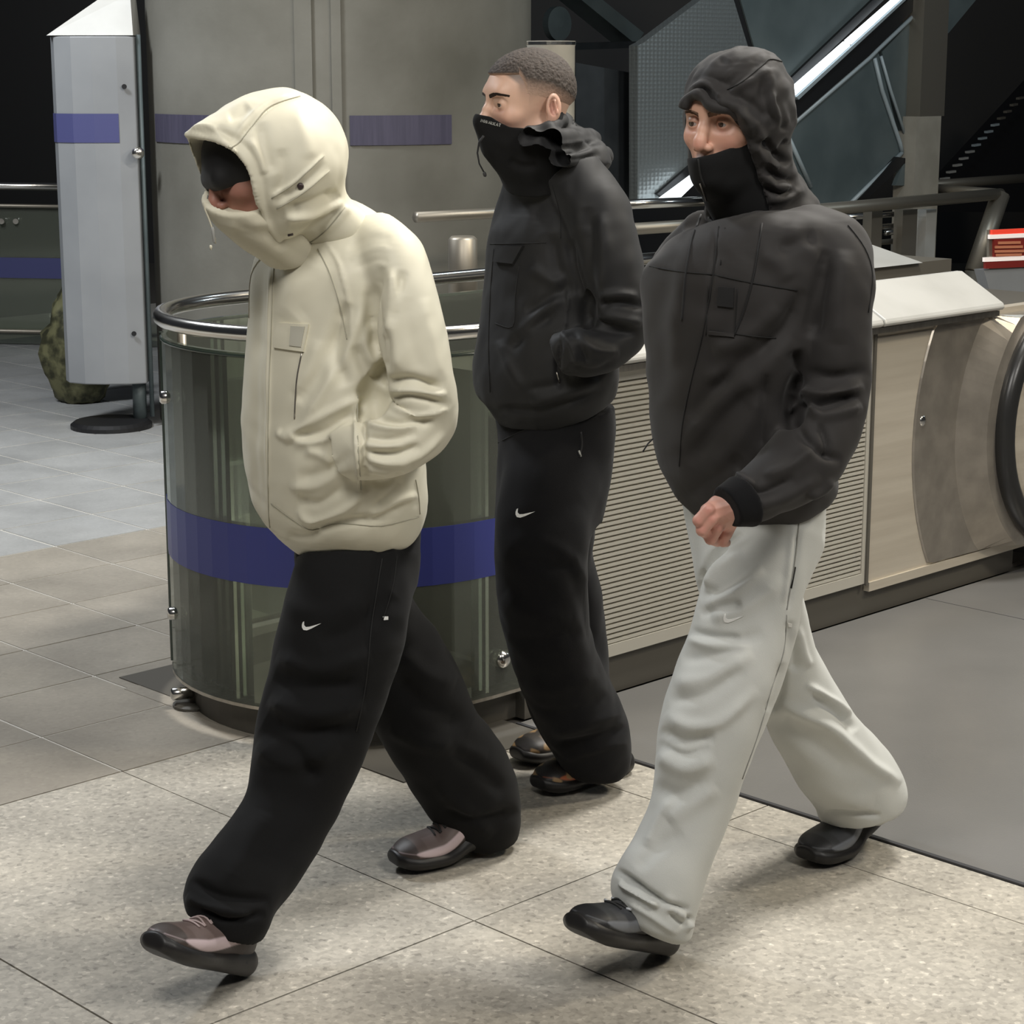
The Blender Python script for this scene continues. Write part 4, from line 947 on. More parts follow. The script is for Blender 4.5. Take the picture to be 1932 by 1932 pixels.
armR = [(520, 450, 640, 430, -.12), (500, 520, 620, 510, -.19), (500, 620, 610, 620, -.21), (520, 720, 620, 740, -.21), (510, 800, 570, 880, -.18)]
V = garment(p1, [torso, armL, armR], .0040, [0, .010, .02])
# opening between forearm and body is shaded by geometry: notch
V.ell(p1.pt(704, 752, .20), (.034, .050, .042), .010, sub=True); V.ell(p1.pt(722, 708, .20), (.018, .045, .03), .010, sub=True)
P, Q = V.mesh(2)
P = sculpt(P, Q, [
    # shoulder gathers, raglan line
    ([(612, 452), (640, 500), (658, 570), (662, 640)], 4, 2.5), ([(655, 470), (700, 450), (740, 450)], 9, -1.2), ([(660, 490), (705, 470), (740, 472)], 6, 1.4), ([(664, 508), (705, 492), (735, 492)], 6, -1.4),
    ([(722, 500), (704, 560), (703, 620), (714, 680)], 13, -11), ([(735, 505), (745, 570), (722, 640)], 10, 7), ([(760, 510), (748, 560), (738, 620)], 9, -6),
    ([(658, 570), (640, 620), (636, 680), (655, 730)], 15, -9), ([(690, 560), (660, 650), (615, 730), (560, 820)], 12, 6), ([(640, 610), (600, 700), (560, 760)], 13, -5),
    ([(600, 640), (585, 700), (560, 745)], 14, 3), ([(672, 650), (690, 700), (720, 715)], 12, -6), ([(700, 610), (690, 650), (705, 690)], 9, 5),
    # body folds radiating from the pocket
    ([(690, 745), (620, 780), (560, 812), (535, 820)], 8, 6), ([(675, 775), (610, 815), (560, 822)], 9, -5), ([(670, 790), (610, 830), (550, 835)], 9, 5.5), ([(520, 812), (545, 828), (560, 820)], 7, 5),
    ([(575, 850), (605, 858), (630, 880)], 9, 5), ([(560, 900), (620, 890), (665, 850)], 12, -4), ([(545, 920), (600, 915), (650, 880)], 10, 5), ([(560, 960), (590, 985), (650, 962), (690, 925)], 8, 7), ([(560, 938), (600, 950), (655, 915)], 10, -5),
    ([(580, 1002), (640, 985), (720, 975), (790, 940)], 9, -7), ([(690, 985), (740, 950), (790, 935)], 8, 6), ([(700, 960), (740, 930), (760, 905)], 9, -5), ([(540, 1010), (580, 1012), (600, 1000)], 8, -4),
    ([(672, 740), (674, 840), (680, 935)], 4.5, 5.5, 'step'), ([(682, 745), (684, 840), (690, 930)], 7, -9),
    # sleeve folds at the elbow and forearm
    ([(722, 722), (780, 716), (835, 735)], 9, -10), ([(735, 735), (790, 740), (842, 745)], 6, 7), ([(735, 755), (775, 745), (850, 765)], 7, -7), ([(738, 768), (790, 785), (845, 770)], 6, 6), ([(700, 785), (760, 800), (820, 790)], 8, -6), ([(690, 800), (740, 808), (800, 798)], 6, 6),
    ([(682, 822), (740, 830), (790, 815)], 8, -5), ([(680, 838), (720, 842), (760, 838)], 6, 5), ([(680, 858), (730, 872), (790, 858), (840, 815)], 7, 7), ([(690, 852), (740, 858), (795, 840)], 8, -6), ([(680, 885), (730, 888), (775, 872)], 9, 4), ([(690, 905), (730, 910), (760, 890)], 9, -7),
    ([(722, 600), (735, 660), (725, 700)], 8, -4), ([(745, 590), (742, 650), (755, 700)], 10, 3), ([(800, 560), (815, 650), (830, 720)], 14, 3), ([(765, 560), (775, 640), (800, 710)], 14, -2.5),
    # placket and front edge
    ([(498, 480), (488, 600), (483, 760), (482, 900), (500, 1000)], 9, -3), ([(513, 490), (508, 620), (505, 780), (505, 960)], 4, 3.5), ([(470, 500), (468, 600)], 8, 2), ([(476, 480), (468, 530), (466, 590)], 5, -3),
    ([(640, 470), (600, 560), (560, 600)], 20, -3), ([(600, 480), (560, 540), (530, 600)], 16, 2.5)])
P = lap(wrinkle(P, Q, .0014, 8, seed=1.1), Q, .4)
T2 = bvh(P, Q); jk = to_mesh('jacket', P, Q, M['cream'], p1.root)
cord(T2, [(600, 470), (624, 520), (642, 580), (655, 640)], .0012, 'raglan_seam', M['seam_c'], jk)
cord(T2, [(497, 482), (474, 520), (470, 600)], .001, 'front_seam', M['seam_c'], jk)
cord(T2, [(517, 500), (511, 640), (506, 800), (507, 960), (512, 1010)], .0012, 'placket_seam', M['seam_c'], jk)
cord(T2, [(570, 665), (560, 720), (556, 790)], .0016, 'zip', M['zip'], jk); cord(T2, [(674, 748), (675, 850), (682, 925)], .0014, 'pocket_edge', M['seam_c'], jk)
fp = patch(T2, [(527, 609), (584, 612), (574, 664), (520, 656), (517, 640)], .0035, 'pocket_flap', M['cream'], jk, .001)
patch(T2, [(552, 615), (578, 616), (571, 655), (549, 652)], .0052, 'flap_tab', M['cream_dark'], fp, .001)
cord(T2, [(784, 905), (790, 940), (792, 970)], .001, 'side_seam', M['seam_c'], jk)
cord(T2, [(512, 950), (560, 985), (590, 1000), (640, 988), (720, 992), (790, 975)], .001, 'hem_seam', M['seam_c'], jk)
# --- face cover (high collar)
collar = [(380, 372, 515, 372, 0, 1.0), (388, 392, 530, 388, 0, 1.05), (412, 418, 545, 404, 0, 1.0), (440, 444, 560, 425, 0, 1.0), (470, 468, 580, 440, 0, 1.05), (495, 490, 600, 455, 0, 1.1)]
cc_ = p1.loft(collar); lo, hi = p1.bounds(cc_); V = Vol(lo, hi, .003); V.chain(cc_, 0, endr=.008)
hold = []; V.chain(p1.loft([(388, 340, 508, 350, 0, 1.0), (386, 368, 510, 366, 0, 1.0), (398, 386, 520, 384, 0, 1.0)]), 0, out=hold); sl_, T_ = hold[0]; V.F[sl_] = np.maximum(V.F[sl_], -(T_+.006))
P, Q = V.mesh(2); P = sculpt(P, Q, [([(400, 385), (450, 400), (500, 440)], 14, 2), ([(440, 430), (500, 440), (540, 470)], 12, -3)])
T3 = bvh(P, Q); fc = to_mesh('face_cover', P, Q, M['cream_knit'], p1.root)
lettering(T3, 391, 375, 'NOBARKAT', 6.0, .12, 'print', M['print_dark'], fc, bend=.08)
lp = [T for T in (hit(T3, 388, 380),) if T]
e0 = p1.pt(387, 382, .0); MB().tube([e0, e0+[-.001, 0, -.012], e0+[.006, 0, -.03], e0+[.014, 0, -.055], e0+[.017, 0, -.075]], .0016, 6).build('drawcord', M['cream_knit'], fc, smooth=True)
MB().lathe(e0+[.012, 0, -.045], [0.1, 0, -1], [(.0025, 0), (.0035, .006), (.0025, .028), (.001, .03)], 10).build('cord_toggle', M['print_grey'], fc, smooth=True)
MB().lathe(e0+[.008, 0, -.078], [0, 0, -1], [(.002, 0), (.003, .004), (.001, .009)], 8).build('cord_end', M['cream'], fc, smooth=True)
# --- hood
hood = [(604, 232, 624, 352, 0, 1.0), (590, 206, 616, 372, 0, 1.08), (560, 182, 600, 404, 0, 1.08), (516, 170, 566, 440, 0, 1.02), (470, 178, 528, 458, 0, .95), (428, 198, 500, 440, 0, .90), (388, 224, 470, 412, 0, .88), (356, 246, 440, 382, 0, .86), (350, 251, 425, 370, 0, .8)]
skirt = [(540, 330, 624, 300, .005, 1.3), (520, 400, 640, 352, .01, 1.5), (520, 440, 668, 376, .015, 1.6), (528, 462, 690, 392, .02, 1.7), (545, 478, 700, 405, .02, 1.7)]
hc = p1.loft(hood); sk = p1.loft(skirt); lo, hi = p1.bounds(hc, sk); V = Vol(lo, hi, .0034)
hold = []; V.chain(hc, 0, endr=.01); V.chain(sk, .03, endr=.008)
outer = V.F.copy(); X, Y_, Z_ = np.meshgrid(*V.ax, indexing='ij'); G = np.stack([X, Y_, Z_], -1).reshape(-1, 3)
px = vproj(G); latc = (G@p1.L)-(p1.pt(450, 300, 0)@p1.L)
def poly_sdf(px, poly):
    poly = np.array(poly, float); n = len(poly); d = np.full(len(px), 1e9); ins = np.zeros(len(px), bool)
    for i in range(n):
        a_, b_ = poly[i], poly[(i+1) % n]; dd, _ = seg_dist(px, a_, b_); d = np.minimum(d, dd)
        c1 = (a_[1] > px[:, 1]) != (b_[1] > px[:, 1]); ins ^= c1 & (px[:, 0] < (b_[0]-a_[0])*(px[:, 1]-a_[1])/(b_[1]-a_[1]+1e-9)+a_[0])
    return np.where(ins, -d, d)
opening = spline([(359, 257), (380, 262), (410, 268), (440, 283), (462, 308), (474, 335), (481, 362), (486, 384), (492, 408), (440, 430), (400, 420), (384, 380), (378, 340), (366, 295), (357, 266)], 3)
pd = (poly_sdf(px, opening)*.00105).reshape(outer.shape).astype(np.float32); lat_ = latc.reshape(outer.shape).astype(np.float32)
far = np.maximum(-(outer+.008), lat_+.02)            # the far wall of the hood stays
V.F = np.maximum(outer, -np.maximum(pd, -far)).astype(np.float32)
# front below the opening is cut back so that the collar shows
cut_ = spline([(340, 372), (384, 366), (420, 380), (486, 384), (500, 424), (520, 452), (540, 478), (548, 496), (400, 520), (330, 460)], 2)
pd2 = (poly_sdf(px, cut_)*.00105).reshape(outer.shape).astype(np.float32); V.F = np.maximum(V.F, -pd2)
trim_ = [(300, 200), (346, 244), (351, 254), (364, 292), (387, 354), (386, 380), (300, 380)]
pd3 = (poly_sdf(px, trim_)*.00105).reshape(outer.shape).astype(np.float32); V.F = np.maximum(V.F, -pd3)
P, Q = V.mesh(2)
P = sculpt(P, Q, [([(352, 254), (400, 262), (440, 280), (466, 310), (480, 350), (488, 390), (505, 425), (530, 458)], 6, 3.5, 'open'), ([(400, 240), (440, 258), (475, 290), (492, 330), (502, 380), (520, 430)], 7, -2.5),
    ([(568, 181), (520, 195), (480, 230), (452, 265)], 3.5, -3), ([(560, 176), (512, 188), (470, 222), (442, 262)], 5, 2.5),
    ([(490, 230), (500, 280), (515, 330)], 12, -3.5), ([(470, 260), (490, 300), (500, 330)], 9, 3), ([(530, 280), (535, 330), (525, 370)], 11, -3.5), ([(560, 200), (575, 260), (585, 300)], 12, 2), ([(405, 240), (425, 252), (440, 262)], 8, -3), ([(430, 222), (450, 215), (470, 200)], 10, -2.5),
    ([(512, 372), (560, 340), (612, 292)], 3.5, 3), ([(522, 392), (575, 360), (622, 320)], 4, 2.5), ([(517, 382), (565, 352), (616, 305)], 5, -1.5),
    ([(540, 395), (590, 385), (640, 362)], 12, -9), ([(535, 412), (590, 408), (650, 378)], 8, 6), ([(545, 430), (600, 418), (640, 395)], 12, -4), ([(605, 440), (640, 410), (658, 388)], 9, 3.5)])
P = wrinkle(P, Q, .001, 12, seed=2.2)
T4 = bvh(P, Q); hd = to_mesh('hood', P, Q, M['cream'], p1.root)
cord(T4, [(566, 182), (524, 194), (500, 208), (476, 238), (452, 268), (434, 280)], .0011, 'hood_seam', M['seam_c'], hd)
cord(T4, [(512, 374), (560, 342), (611, 294)], .0011, 'band_seam', M['seam_c'], hd); cord(T4, [(522, 394), (575, 362), (621, 322)], .0011, 'band_seam', M['seam_c'], hd)
cord(T4, [(535, 476), (570, 465), (610, 440), (650, 392)], .0013, 'neck_seam', M['seam_c'], hd)
h_ = hit(T4, 567, 351); MB().lathe(h_[0], h_[1], [(.0062, 0), (.006, .002), (.003, .0035)], 16).build('snap_button', M['pad'], hd, smooth=True)
cord(T4, [(543, 443), (552, 441)], .003, 'eyelet', M['pad'], hd)
# --- body under the clothes, with head, dark cap and visor band
head = make_head(p1, p1.pt(493, 327, 0.0), (-.86, -.42, -.36), (-.36, -.12, .90), .98, None, neck=False, skin=(.40, .20, .15), blush=(.42, .16, .12))
P, Q, att, tw, fr = head
core = [[(545, 425, 640, 400, 0, 1.3), (500, 520, 760, 520, 0, 1.4), (490, 700, 770, 700, 0, 1.2), (500, 860, 780, 860, 0, 1.2), (575, 1000, 770, 1000, 0, 1.2)], [(585, 1050, 760, 1050, .05), (535, 1195, 740, 1225, .06), (503, 1368, 680, 1400, .05), (420, 1590, 552, 1650, .065), (370, 1720, 460, 1762, .085)],
        [(600, 1060, 760, 1050, -.05), (690, 1240, 812, 1205, -.075), (742, 1400, 890, 1365, -.065), (850, 1545, 954, 1520, -.05), (860, 1600, 930, 1610, -.05)], [(686, 500, 786, 470, .16), (716, 620, 828, 608, .21), (738, 728, 850, 765, .225), (690, 800, 750, 890, .2), (650, 820, 690, 900, .16)]]
cP, cQ, cA = skin_core(p1, core)
nk = Vol(*[np.array(v) for v in ((p1.pt(570, 400, 0)-.14), (p1.pt(500, 330, 0)+.14))], .005); nk.cone(p1.pt(565, 410, 0), p1.pt(505, 345, 0), .038, .045); nP, nQ = nk.mesh(1)
bP, bQ, bA = join((tw(P), Q, att), (cP, cQ, cA), (nP, nQ, np.tile(np.array((.4, .2, .15)), (len(nP), 1))))
body = to_mesh('body', bP, bQ, M['skin'], p1.root, bA)
face_parts(p1, body, tw, fr, M['brow'], .98, HT=bvh(head[0], head[1]))
# close-fitting dark cap with a band across the eyes, modelled as a shell around the skull
cV = Vol((-.125, -.1, -.02), (.135, .1, .15), .0025); cV.ell((-.012, 0, .048), (.103, .083, .089)); cV.ell((.024, 0, .035), (.078, .075, .078), .02); cV.cone((.088, -.03, .022), (.088, .03, .022), .020, .020, .02)
zc = cV.ax[2][None, None, :]; xc = cV.ax[0][:, None, None]; cV.F = np.maximum(cV.F, (.004-zc-0*xc)).astype(np.float32); P, Q = cV.mesh(2)
to_mesh('cap', tw(P), Q, M['softblack'], p1.root)
# shoes
c1 = dict(upper=(.12, .085, .075), low=(.045, .032, .03), wave=(.62, .50, .52), mid=(.15, .11, .10), toe=(.055, .04, .035), heel=(.035, .026, .025))
add_shoe(p1, on_z(452, 1840, .0), (-.47, -.74, .46), (.2, .25, .9), c1, .285, lacem='lace_pink')
c1b = dict(c1); add_shoe(p1, on_z(962, 1596, .0), (-.84, -.52, 0), (0, 0, 1), c1b, .30, lacem='lace_dark', bend=14)
# =================================================================== PERSON 2: short-haired man, black jacket, mask collar
def hair_cap(tw, col, skin, line, thick=.007, parent=None):
    """cropped hair: full on top, thinning into the shaved sides and back"""
    hV = Vol((-.13, -.1, -.03), (.13, .1, .16), .0021); hV.ell((-.012, 0, .048), (.097, .077, .083)); hV.ell((.022, 0, .035), (.072, .069, .072), .02)
    x, y, z = hV.ax[0][:, None, None], hV.ax[1][None, :, None], hV.ax[2][None, None, :]
    lo_, wd = line(x, y); k = np.clip((z-lo_)/wd, 0, 1); hV.F = (hV.F-(-.0035+(thick+.0035)*np.minimum(1, k)**.5)).astype(np.float32)
    P, Q = hV.mesh(1); N_ = vnormals(P, Q); lo_, wd = line(P[:, 0], P[:, 1]); kk = np.clip((P[:, 2]-lo_)/wd, 0, 1)
    n = np.array([noise.noise(Vector(p)*260)+.6*noise.noise(Vector(p)*120) for p in P]); P = P+N_*(n*.0014*kk)[:, None]
    den = (.02+.98*kk**.9)[:, None]; att = np.array(skin)*(1-den)+np.array(col)*den; att = att*(1+.45*n[:, None]*kk[:, None])
    return to_mesh('hair', tw(P), Q, M['hairm'], parent, np.clip(att, 0, 1))
p2 = Fig(4.58, 'person with short dark hair, black jacket collar over mouth, black joggers, walking in the middle', W(3.45, 3.25, 0))
pel = [(932, 770, 1158, 760, 0, 1.25), (938, 830, 1160, 820, 0, 1.25), (936, 920, 1148, 920, 0, 1.2), (934, 980, 1136, 985, 0, 1.1)]
legL = [(985, 850, 1095, 850, .02), (952, 900, 1118, 900, .045), (937, 960, 1118, 960, .06), (932, 1020, 1112, 1025, .07), (934, 1090, 1108, 1100, .065), (944, 1160, 1112, 1175, .06), (962, 1230, 1128, 1240, .05), (985, 1300, 1152, 1295, .04), (1010, 1350, 1178, 1345, .03), (1034, 1395, 1191, 1390, .03), (1050, 1425, 1190, 1440, .03), (1062, 1440, 1185, 1448, .03)]
legR = [(1000, 870, 1110, 870, -.03), (965, 940, 1130, 930, -.05), (975, 1040, 1118, 1040, -.06), (985, 1120, 1134, 1110, -.065), (985, 1220, 1146, 1210, -.06), (985, 1290, 1150, 1280, -.05), (1002, 1350, 1150, 1340, -.04), (1025, 1390, 1150, 1385, -.04), (1035, 1402, 1145, 1400, -.04)]
V = garment(p2, [pel, legL, legR], .0048, [0, .05, .03])
P, Q = V.mesh(2)
P = sculpt(P, Q, [([(1010, 1020), (1060, 1040), (1110, 1100)], 14, 4), ([(960, 1040), (1040, 1070), (1090, 1060)], 14, -4), ([(1070, 1060), (1100, 1140), (1120, 1230)], 14, -4), ([(950, 1120), (1010, 1160), (1080, 1165)], 16, 4), ([(960, 1200), (1030, 1210), (1100, 1190)], 15, -4),
    ([(990, 1290), (1060, 1300), (1130, 1270)], 15, 4), ([(1010, 1340), (1080, 1345), (1150, 1310)], 12, -5), ([(1040, 1385), (1100, 1370), (1180, 1340)], 9, 5), ([(1045, 1405), (1110, 1395), (1185, 1372)], 8, -6), ([(1070, 1430), (1120, 1415), (1185, 1400)], 8, 4),
    ([(940, 815), (1050, 800), (1150, 775)], 6, -3), ([(945, 1000), (1020, 985), (1100, 940)], 20, -3)], 1.4)
P = wrinkle(P, Q, .0014, 7, seed=3.1)
T5 = bvh(P, Q); tr = to_mesh('trousers', P, Q, M['fleece_black'], p2.root)
swoosh(T5, 991, 969, 36, 'logo', M['logo'], tr, rot=.02)
cord(T5, [(1096, 815), (1098, 840), (1093, 862)], .0022, 'pocket_zip', M['softblack'], tr); cord(T5, [(1092, 850), (1096, 862)], .0025, 'zip_pull', M['print_grey'], tr)
cord(T5, [(940, 835), (1000, 808), (1070, 795), (1150, 770)], .0013, 'waist_seam', M['seam_k'], tr)
torso = [(955, 335, 1090, 305, 0, 1.3), (944, 385, 1140, 350, 0, 1.45), (922, 440, 1168, 420, 0, 1.4), (914, 520, 1178, 510, 0, 1.35), (907, 580, 1178, 575, 0, 1.3), (897, 645, 1172, 645, 0, 1.3), (890, 700, 1166, 695, 0, 1.3), (898, 745, 1160, 700, 0, 1.3), (920, 776, 1157, 712, 0, 1.25), (934, 794, 1152, 720, 0, 1.2)]
armL = [(1030, 350, 1130, 300, .09), (1062, 410, 1182, 372, .15), (1080, 470, 1204, 445, .185), (1092, 530, 1218, 520, .205), (1104, 575, 1228, 600, .215), (1122, 598, 1212, 655, .215), (1102, 612, 1162, 697, .205), (1072, 622, 1108, 712, .19), (1042, 630, 1068, 706, .15)]
armR = [(960, 380, 1040, 370, -.13), (945, 500, 1030, 500, -.2), (935, 600, 1020, 620, -.21), (950, 690, 1010, 720, -.18)]
cowl = [(985, 232, 1076, 225, .0, 1.0), (975, 270, 1120, 252, .0, 1.25), (962, 305, 1142, 272, .0, 1.4), (955, 335, 1150, 300, .0, 1.5), (965, 350, 1140, 315, 0, 1.5)]
V = garment(p2, [torso, armL, armR], .0044, [0, .012, .02])
V.ell(p2.pt(1108, 590, .19), (.022, .04, .045), .012, sub=True)
P, Q = V.mesh(2)
P = sculpt(P, Q, [([(1105, 390), (1112, 450), (1110, 510), (1120, 580)], 14, -8), ([(1130, 400), (1140, 470), (1135, 560)], 13, 5), ([(1040, 440), (1050, 500), (1080, 560)], 12, -6), ([(1075, 450), (1090, 510), (1100, 560)], 9, -5), ([(1000, 500), (1040, 530), (1070, 520)], 11, 5),
    ([(990, 590), (1040, 560), (1070, 545)], 10, -5), ([(980, 640), (1020, 590), (1060, 560)], 12, 5), ([(960, 660), (1000, 620), (1050, 590)], 10, -5), ([(940, 640), (960, 690), (990, 740)], 10, 4), ([(1000, 760), (1060, 745), (1130, 715)], 10, 6), ([(940, 770), (1020, 772), (1140, 735)], 8, -7), ([(990, 735), (1050, 725), (1080, 700)], 9, -5),
    ([(1128, 560), (1165, 555), (1205, 560)], 8, 6), ([(1130, 575), (1170, 570), (1215, 580)], 7, -9), ([(1130, 595), (1170, 600), (1212, 610)], 8, 6), ([(1110, 615), (1160, 625), (1205, 625)], 8, -5), ([(1075, 635), (1120, 660), (1170, 665)], 9, 7), ([(1080, 625), (1100, 660), (1110, 690)], 6, -6), ([(1062, 628), (1080, 660), (1090, 690)], 6, 6), ([(1070, 690), (1120, 700), (1160, 682)], 8, -5),
    ([(1058, 640), (1052, 690), (1055, 735)], 5, -7), ([(1072, 545), (1070, 600), (1060, 640)], 3.5, 3, 'step'), ([(960, 360), (930, 420), (918, 480)], 12, -2), ([(1060, 345), (1090, 400), (1100, 450)], 14, 3)], 1.4)
P = wrinkle(P, Q, .0014, 8, seed=4.4)
T6 = bvh(P, Q); jk = to_mesh('jacket', P, Q, M['softblack'], p2.root)
cord(T6, [(918, 460), (960, 460), (1030, 458)], .0011, 'yoke_seam', M['seam_k'], jk); cord(T6, [(1042, 350), (1056, 400), (1058, 450)], .0007, 'raglan_seam', M['seam_k'], jk)
cord(T6, [(980, 500), (972, 560), (968, 616), (935, 610)], .0013, 'pocket_seam', M['seam_k'], jk); cord(T6, [(932, 470), (925, 560), (922, 660), (925, 740)], .001, 'placket_seam', M['seam_k'], jk)
patch(T6, [(940, 468), (990, 464), (971, 498), (936, 494)], .005, 'pocket_flap', M['softblack'], jk, .004)
cord(T6, [(1050, 702), (1056, 722)], .0022, 'zip_pull', M['zip'], jk)
# hood lying open on the shoulders
cw = p2.loft(cowl); lo, hi = p2.bounds(cw); V = Vol(lo, hi, .0042); V.chain(cw, 0)
for pts, r_ in (([(992, 262, .09), (1030, 262, .125), (1078, 262, .10), (1112, 262, .03), (1116, 262, -.05)], .020), ([(958, 325, .07), (985, 322, .11), (1045, 300, .145), (1100, 292, .11), (1140, 294, .03)], .022), ([(1000, 248, .08), (1035, 243, .095), (1058, 228, .06), (1064, 226, .0)], .014)):
    V.path([p2.pt(*q) for q in pts], [r_]*len(pts), .012)
V.ell(p2.pt(1060, 248, 0), (.055, .055, .030), .01, sub=True)
P, Q = V.mesh(2); P = sculpt(P, Q, [([(1000, 278), (1060, 285), (1120, 275)], 8, -9), ([(1000, 262), (1060, 272), (1125, 262)], 5, 4), ([(975, 300), (1020, 300), (1060, 285)], 7, -6), ([(980, 330), (1020, 318), (1060, 300)], 6, 4), ([(960, 345), (1010, 338), (1050, 315)], 6, -6), ([(1040, 300), (1090, 300), (1135, 290)], 7, -4), ([(985, 280), (1000, 300), (985, 320)], 6, 4)], 1.4)
P = wrinkle(P, Q, .002, 12, seed=5.)
T7_ = bvh(P, Q); hd = to_mesh('hood', P, Q, M['softblack'], p2.root)
h_ = hit(T7_, 1027, 287, .001); MB().lathe(h_[0], h_[1], [(.005, 0), (.005, .002), (.002, .003)], 14).build('snap_button', M['chrome'], hd, smooth=True)
head2 = make_head(p2, p2.pt(995, 209, 0), (-.90, -.43, -.02), (0, 0, 1), 1.0, dict(col=(.085, .065, .052)), skin=(.66, .42, .31), blush=(.62, .30, .24))
# mask collar
mk = [(906, 195, 1060, 190, 0, .92, 0), (905, 228, 1064, 222, 0, .92, 0), (910, 262, 1066, 252, 0, .92, 0), (922, 298, 1070, 285, 0, .95, 0), (940, 328, 1080, 305, 0, 1.0, 0), (950, 352, 1090, 325, 0, 1.05, 0)]
mc = p2.loft(mk); lo, hi = p2.bounds(mc); V = Vol(lo, hi, .0034); V.chain(mc, 0, nsub=5)
cover_face(V, head2[3], head2[4])
X, Y_, Z_ = np.meshgrid(*V.ax, indexing='ij'); px = vproj(np.stack([X, Y_, Z_], -1).reshape(-1, 3))
cutp = [(880, 150), (897, 214), (908, 217), (925, 220), (945, 232), (962, 240), (990, 242), (1015, 236), (1040, 225), (1063, 209), (1090, 200), (1090, 150)]
V.F = np.maximum(V.F, -(poly_sdf(px, cutp)*.0012).reshape(V.F.shape)).astype(np.float32)
P, Q = V.mesh(2); P = sculpt(P, Q, [([(925, 260), (960, 275), (1000, 280)], 12, 2), ([(960, 300), (985, 315), (1020, 310)], 8, -4)])
T8 = bvh(P, Q); mk_ = to_mesh('face_cover', P, Q, M['jersey_black'], p2.root)
lettering(T8, 907, 230, 'NOBARKAT', 5.2, .22, 'print', M['print_grey'], mk_, bend=.06)
e0 = p2.pt(911, 258, 0.01); MB().tube([e0+[0.002, 0, .002], e0+[-.008, 0, -.012], e0+[-.012, 0, -.035], e0+[-.008, 0, -.058], e0+[.004, 0, -.080]], [.0028, .0026, .002, .0018, .0018], 8).build('drawcord', M['softblack'], mk_, smooth=True)
MB().lathe(e0+[.002, 0, -.075], [.3, 0, -1], [(.002, 0), (.004, .004), (.0035, .01), (.001, .012)], 10).build('cord_end', M['lace_dark'], mk_, smooth=True)
# head
head = head2
P, Q, att, tw, fr = head
core = [[(960, 340, 1080, 320, 0, 1.2), (930, 450, 1150, 430, 0, 1.3), (920, 600, 1160, 600, 0, 1.2), (950, 760, 1140, 760, 0, 1.2), (955, 930, 1130, 930, 0, 1.2)], [(950, 960, 1100, 960, .05), (950, 1160, 1100, 1175, .06), (1000, 1320, 1150, 1310, .04), (1070, 1450, 1160, 1455, .03)], [(980, 960, 1110, 960, -.05), (1000, 1200, 1120, 1200, -.06), (1040, 1400, 1110, 1410, -.04)], [(1075, 410, 1172, 380, .15), (1105, 530, 1205, 525, .2), (1130, 600, 1205, 650, .21), (1050, 640, 1080, 700, .16)]]
cP, cQ, cA = skin_core(p2, core, .009)
nk = Vol(p2.pt(1020, 330, 0)-.16, p2.pt(1000, 220, 0)+.16, .005); nk.cone(p2.pt(1035, 340, 0), p2.pt(1012, 245, 0), .058, .055); nP, nQ = nk.mesh(1)
bP, bQ, bA = join((tw(P), Q, att), (cP, cQ, cA), (nP, nQ, np.tile(np.array((.62, .38, .28)), (len(nP), 1))))
body = to_mesh('body', bP, bQ, M['skin'], p2.root, bA); face_parts(p2, body, tw, fr, M['brow'], 1.0, gaze=(.1, .0), lift=-.0035, HT=bvh(head[0], head[1]))
def line2(x, y):
    front = x > .047
    lo_ = np.where(front, .079, np.where(x > .036, .079-(.047-x)*2.6, .034-(.036-x)*.22))+0*y
    wd = np.where(front, .006, np.where(x > .036, .02, .042-np.clip(-x-.02, 0, .1)*.25))+0*y
    return lo_, wd
hair_cap(tw, (.050, .038, .031), (.60, .40, .30), line2, .0068, p2.root)
c2 = dict(upper=(.03, .025, .022), low=(.012, .012, .013), wave=(.42, .12, .05), mid=(.10, .075, .055), toe=(.015, .013, .013), heel=(.02, .02, .02), pat=(.34, .22, .11), grey=1)
add_shoe(p2, on_z(1180, 1452, 0), (-.76, -.65, 0), (0, 0, 1), c2, .295, lacem='lace_dark')
c2b = dict(c2); c2b['wave'] = (.05, .04, .035); add_shoe(p2, on_z(1140, 1402, 0), (-.78, -.62, 0), (0, 0, 1), c2b, .295, lacem='lace_dark')
# =================================================================== PERSON 3: charcoal hooded jacket, grey joggers
p3 = Fig(3.486, 'person in charcoal hooded jacket with black neck cover and pale grey joggers, rightmost', W(3.1, 2.5, 0))
pel = [(1300, 880, 1548, 850, 0, 1.2), (1292, 920, 1553, 895, 0, 1.25), (1293, 960, 1553, 945, 0, 1.25), (1303, 1030, 1548, 1020, 0, 1.2), (1314, 1090, 1524, 1090, 0, 1.15), (1322, 1130, 1508, 1130, 0, 1.05)]
legL = [(1345, 1020, 1540, 1030, .05), (1325, 1100, 1516, 1120, .065), (1304, 1178, 1500, 1205, .065), (1272, 1265, 1475, 1290, .06), (1247, 1345, 1440, 1375, .055), (1236, 1425, 1408, 1455, .05), (1228, 1500, 1382, 1530, .045), (1204, 1570, 1354, 1605, .04), (1172, 1620, 1328, 1668, .035), (1156, 1660, 1316, 1718, .03), (1158, 1692, 1306, 1764, .03), (1172, 1706, 1292, 1770, .03)]
legR = [(1330, 1060, 1500, 1040, -.05), (1390, 1160, 1518, 1135, -.07), (1410, 1240, 1538, 1215, -.08), (1424, 1310, 1568, 1275, -.08), (1445, 1372, 1604, 1335, -.07), (1475, 1425, 1646, 1390, -.06), (1508, 1478, 1690, 1438, -.055), (1535, 1518, 1710, 1488, -.05), (1548, 1545, 1696, 1528, -.05), (1562, 1560, 1664, 1556, -.05)]
V = garment(p3, [pel, legL, legR], .0042, [0, .035, .03])
P, Q = V.mesh(2)
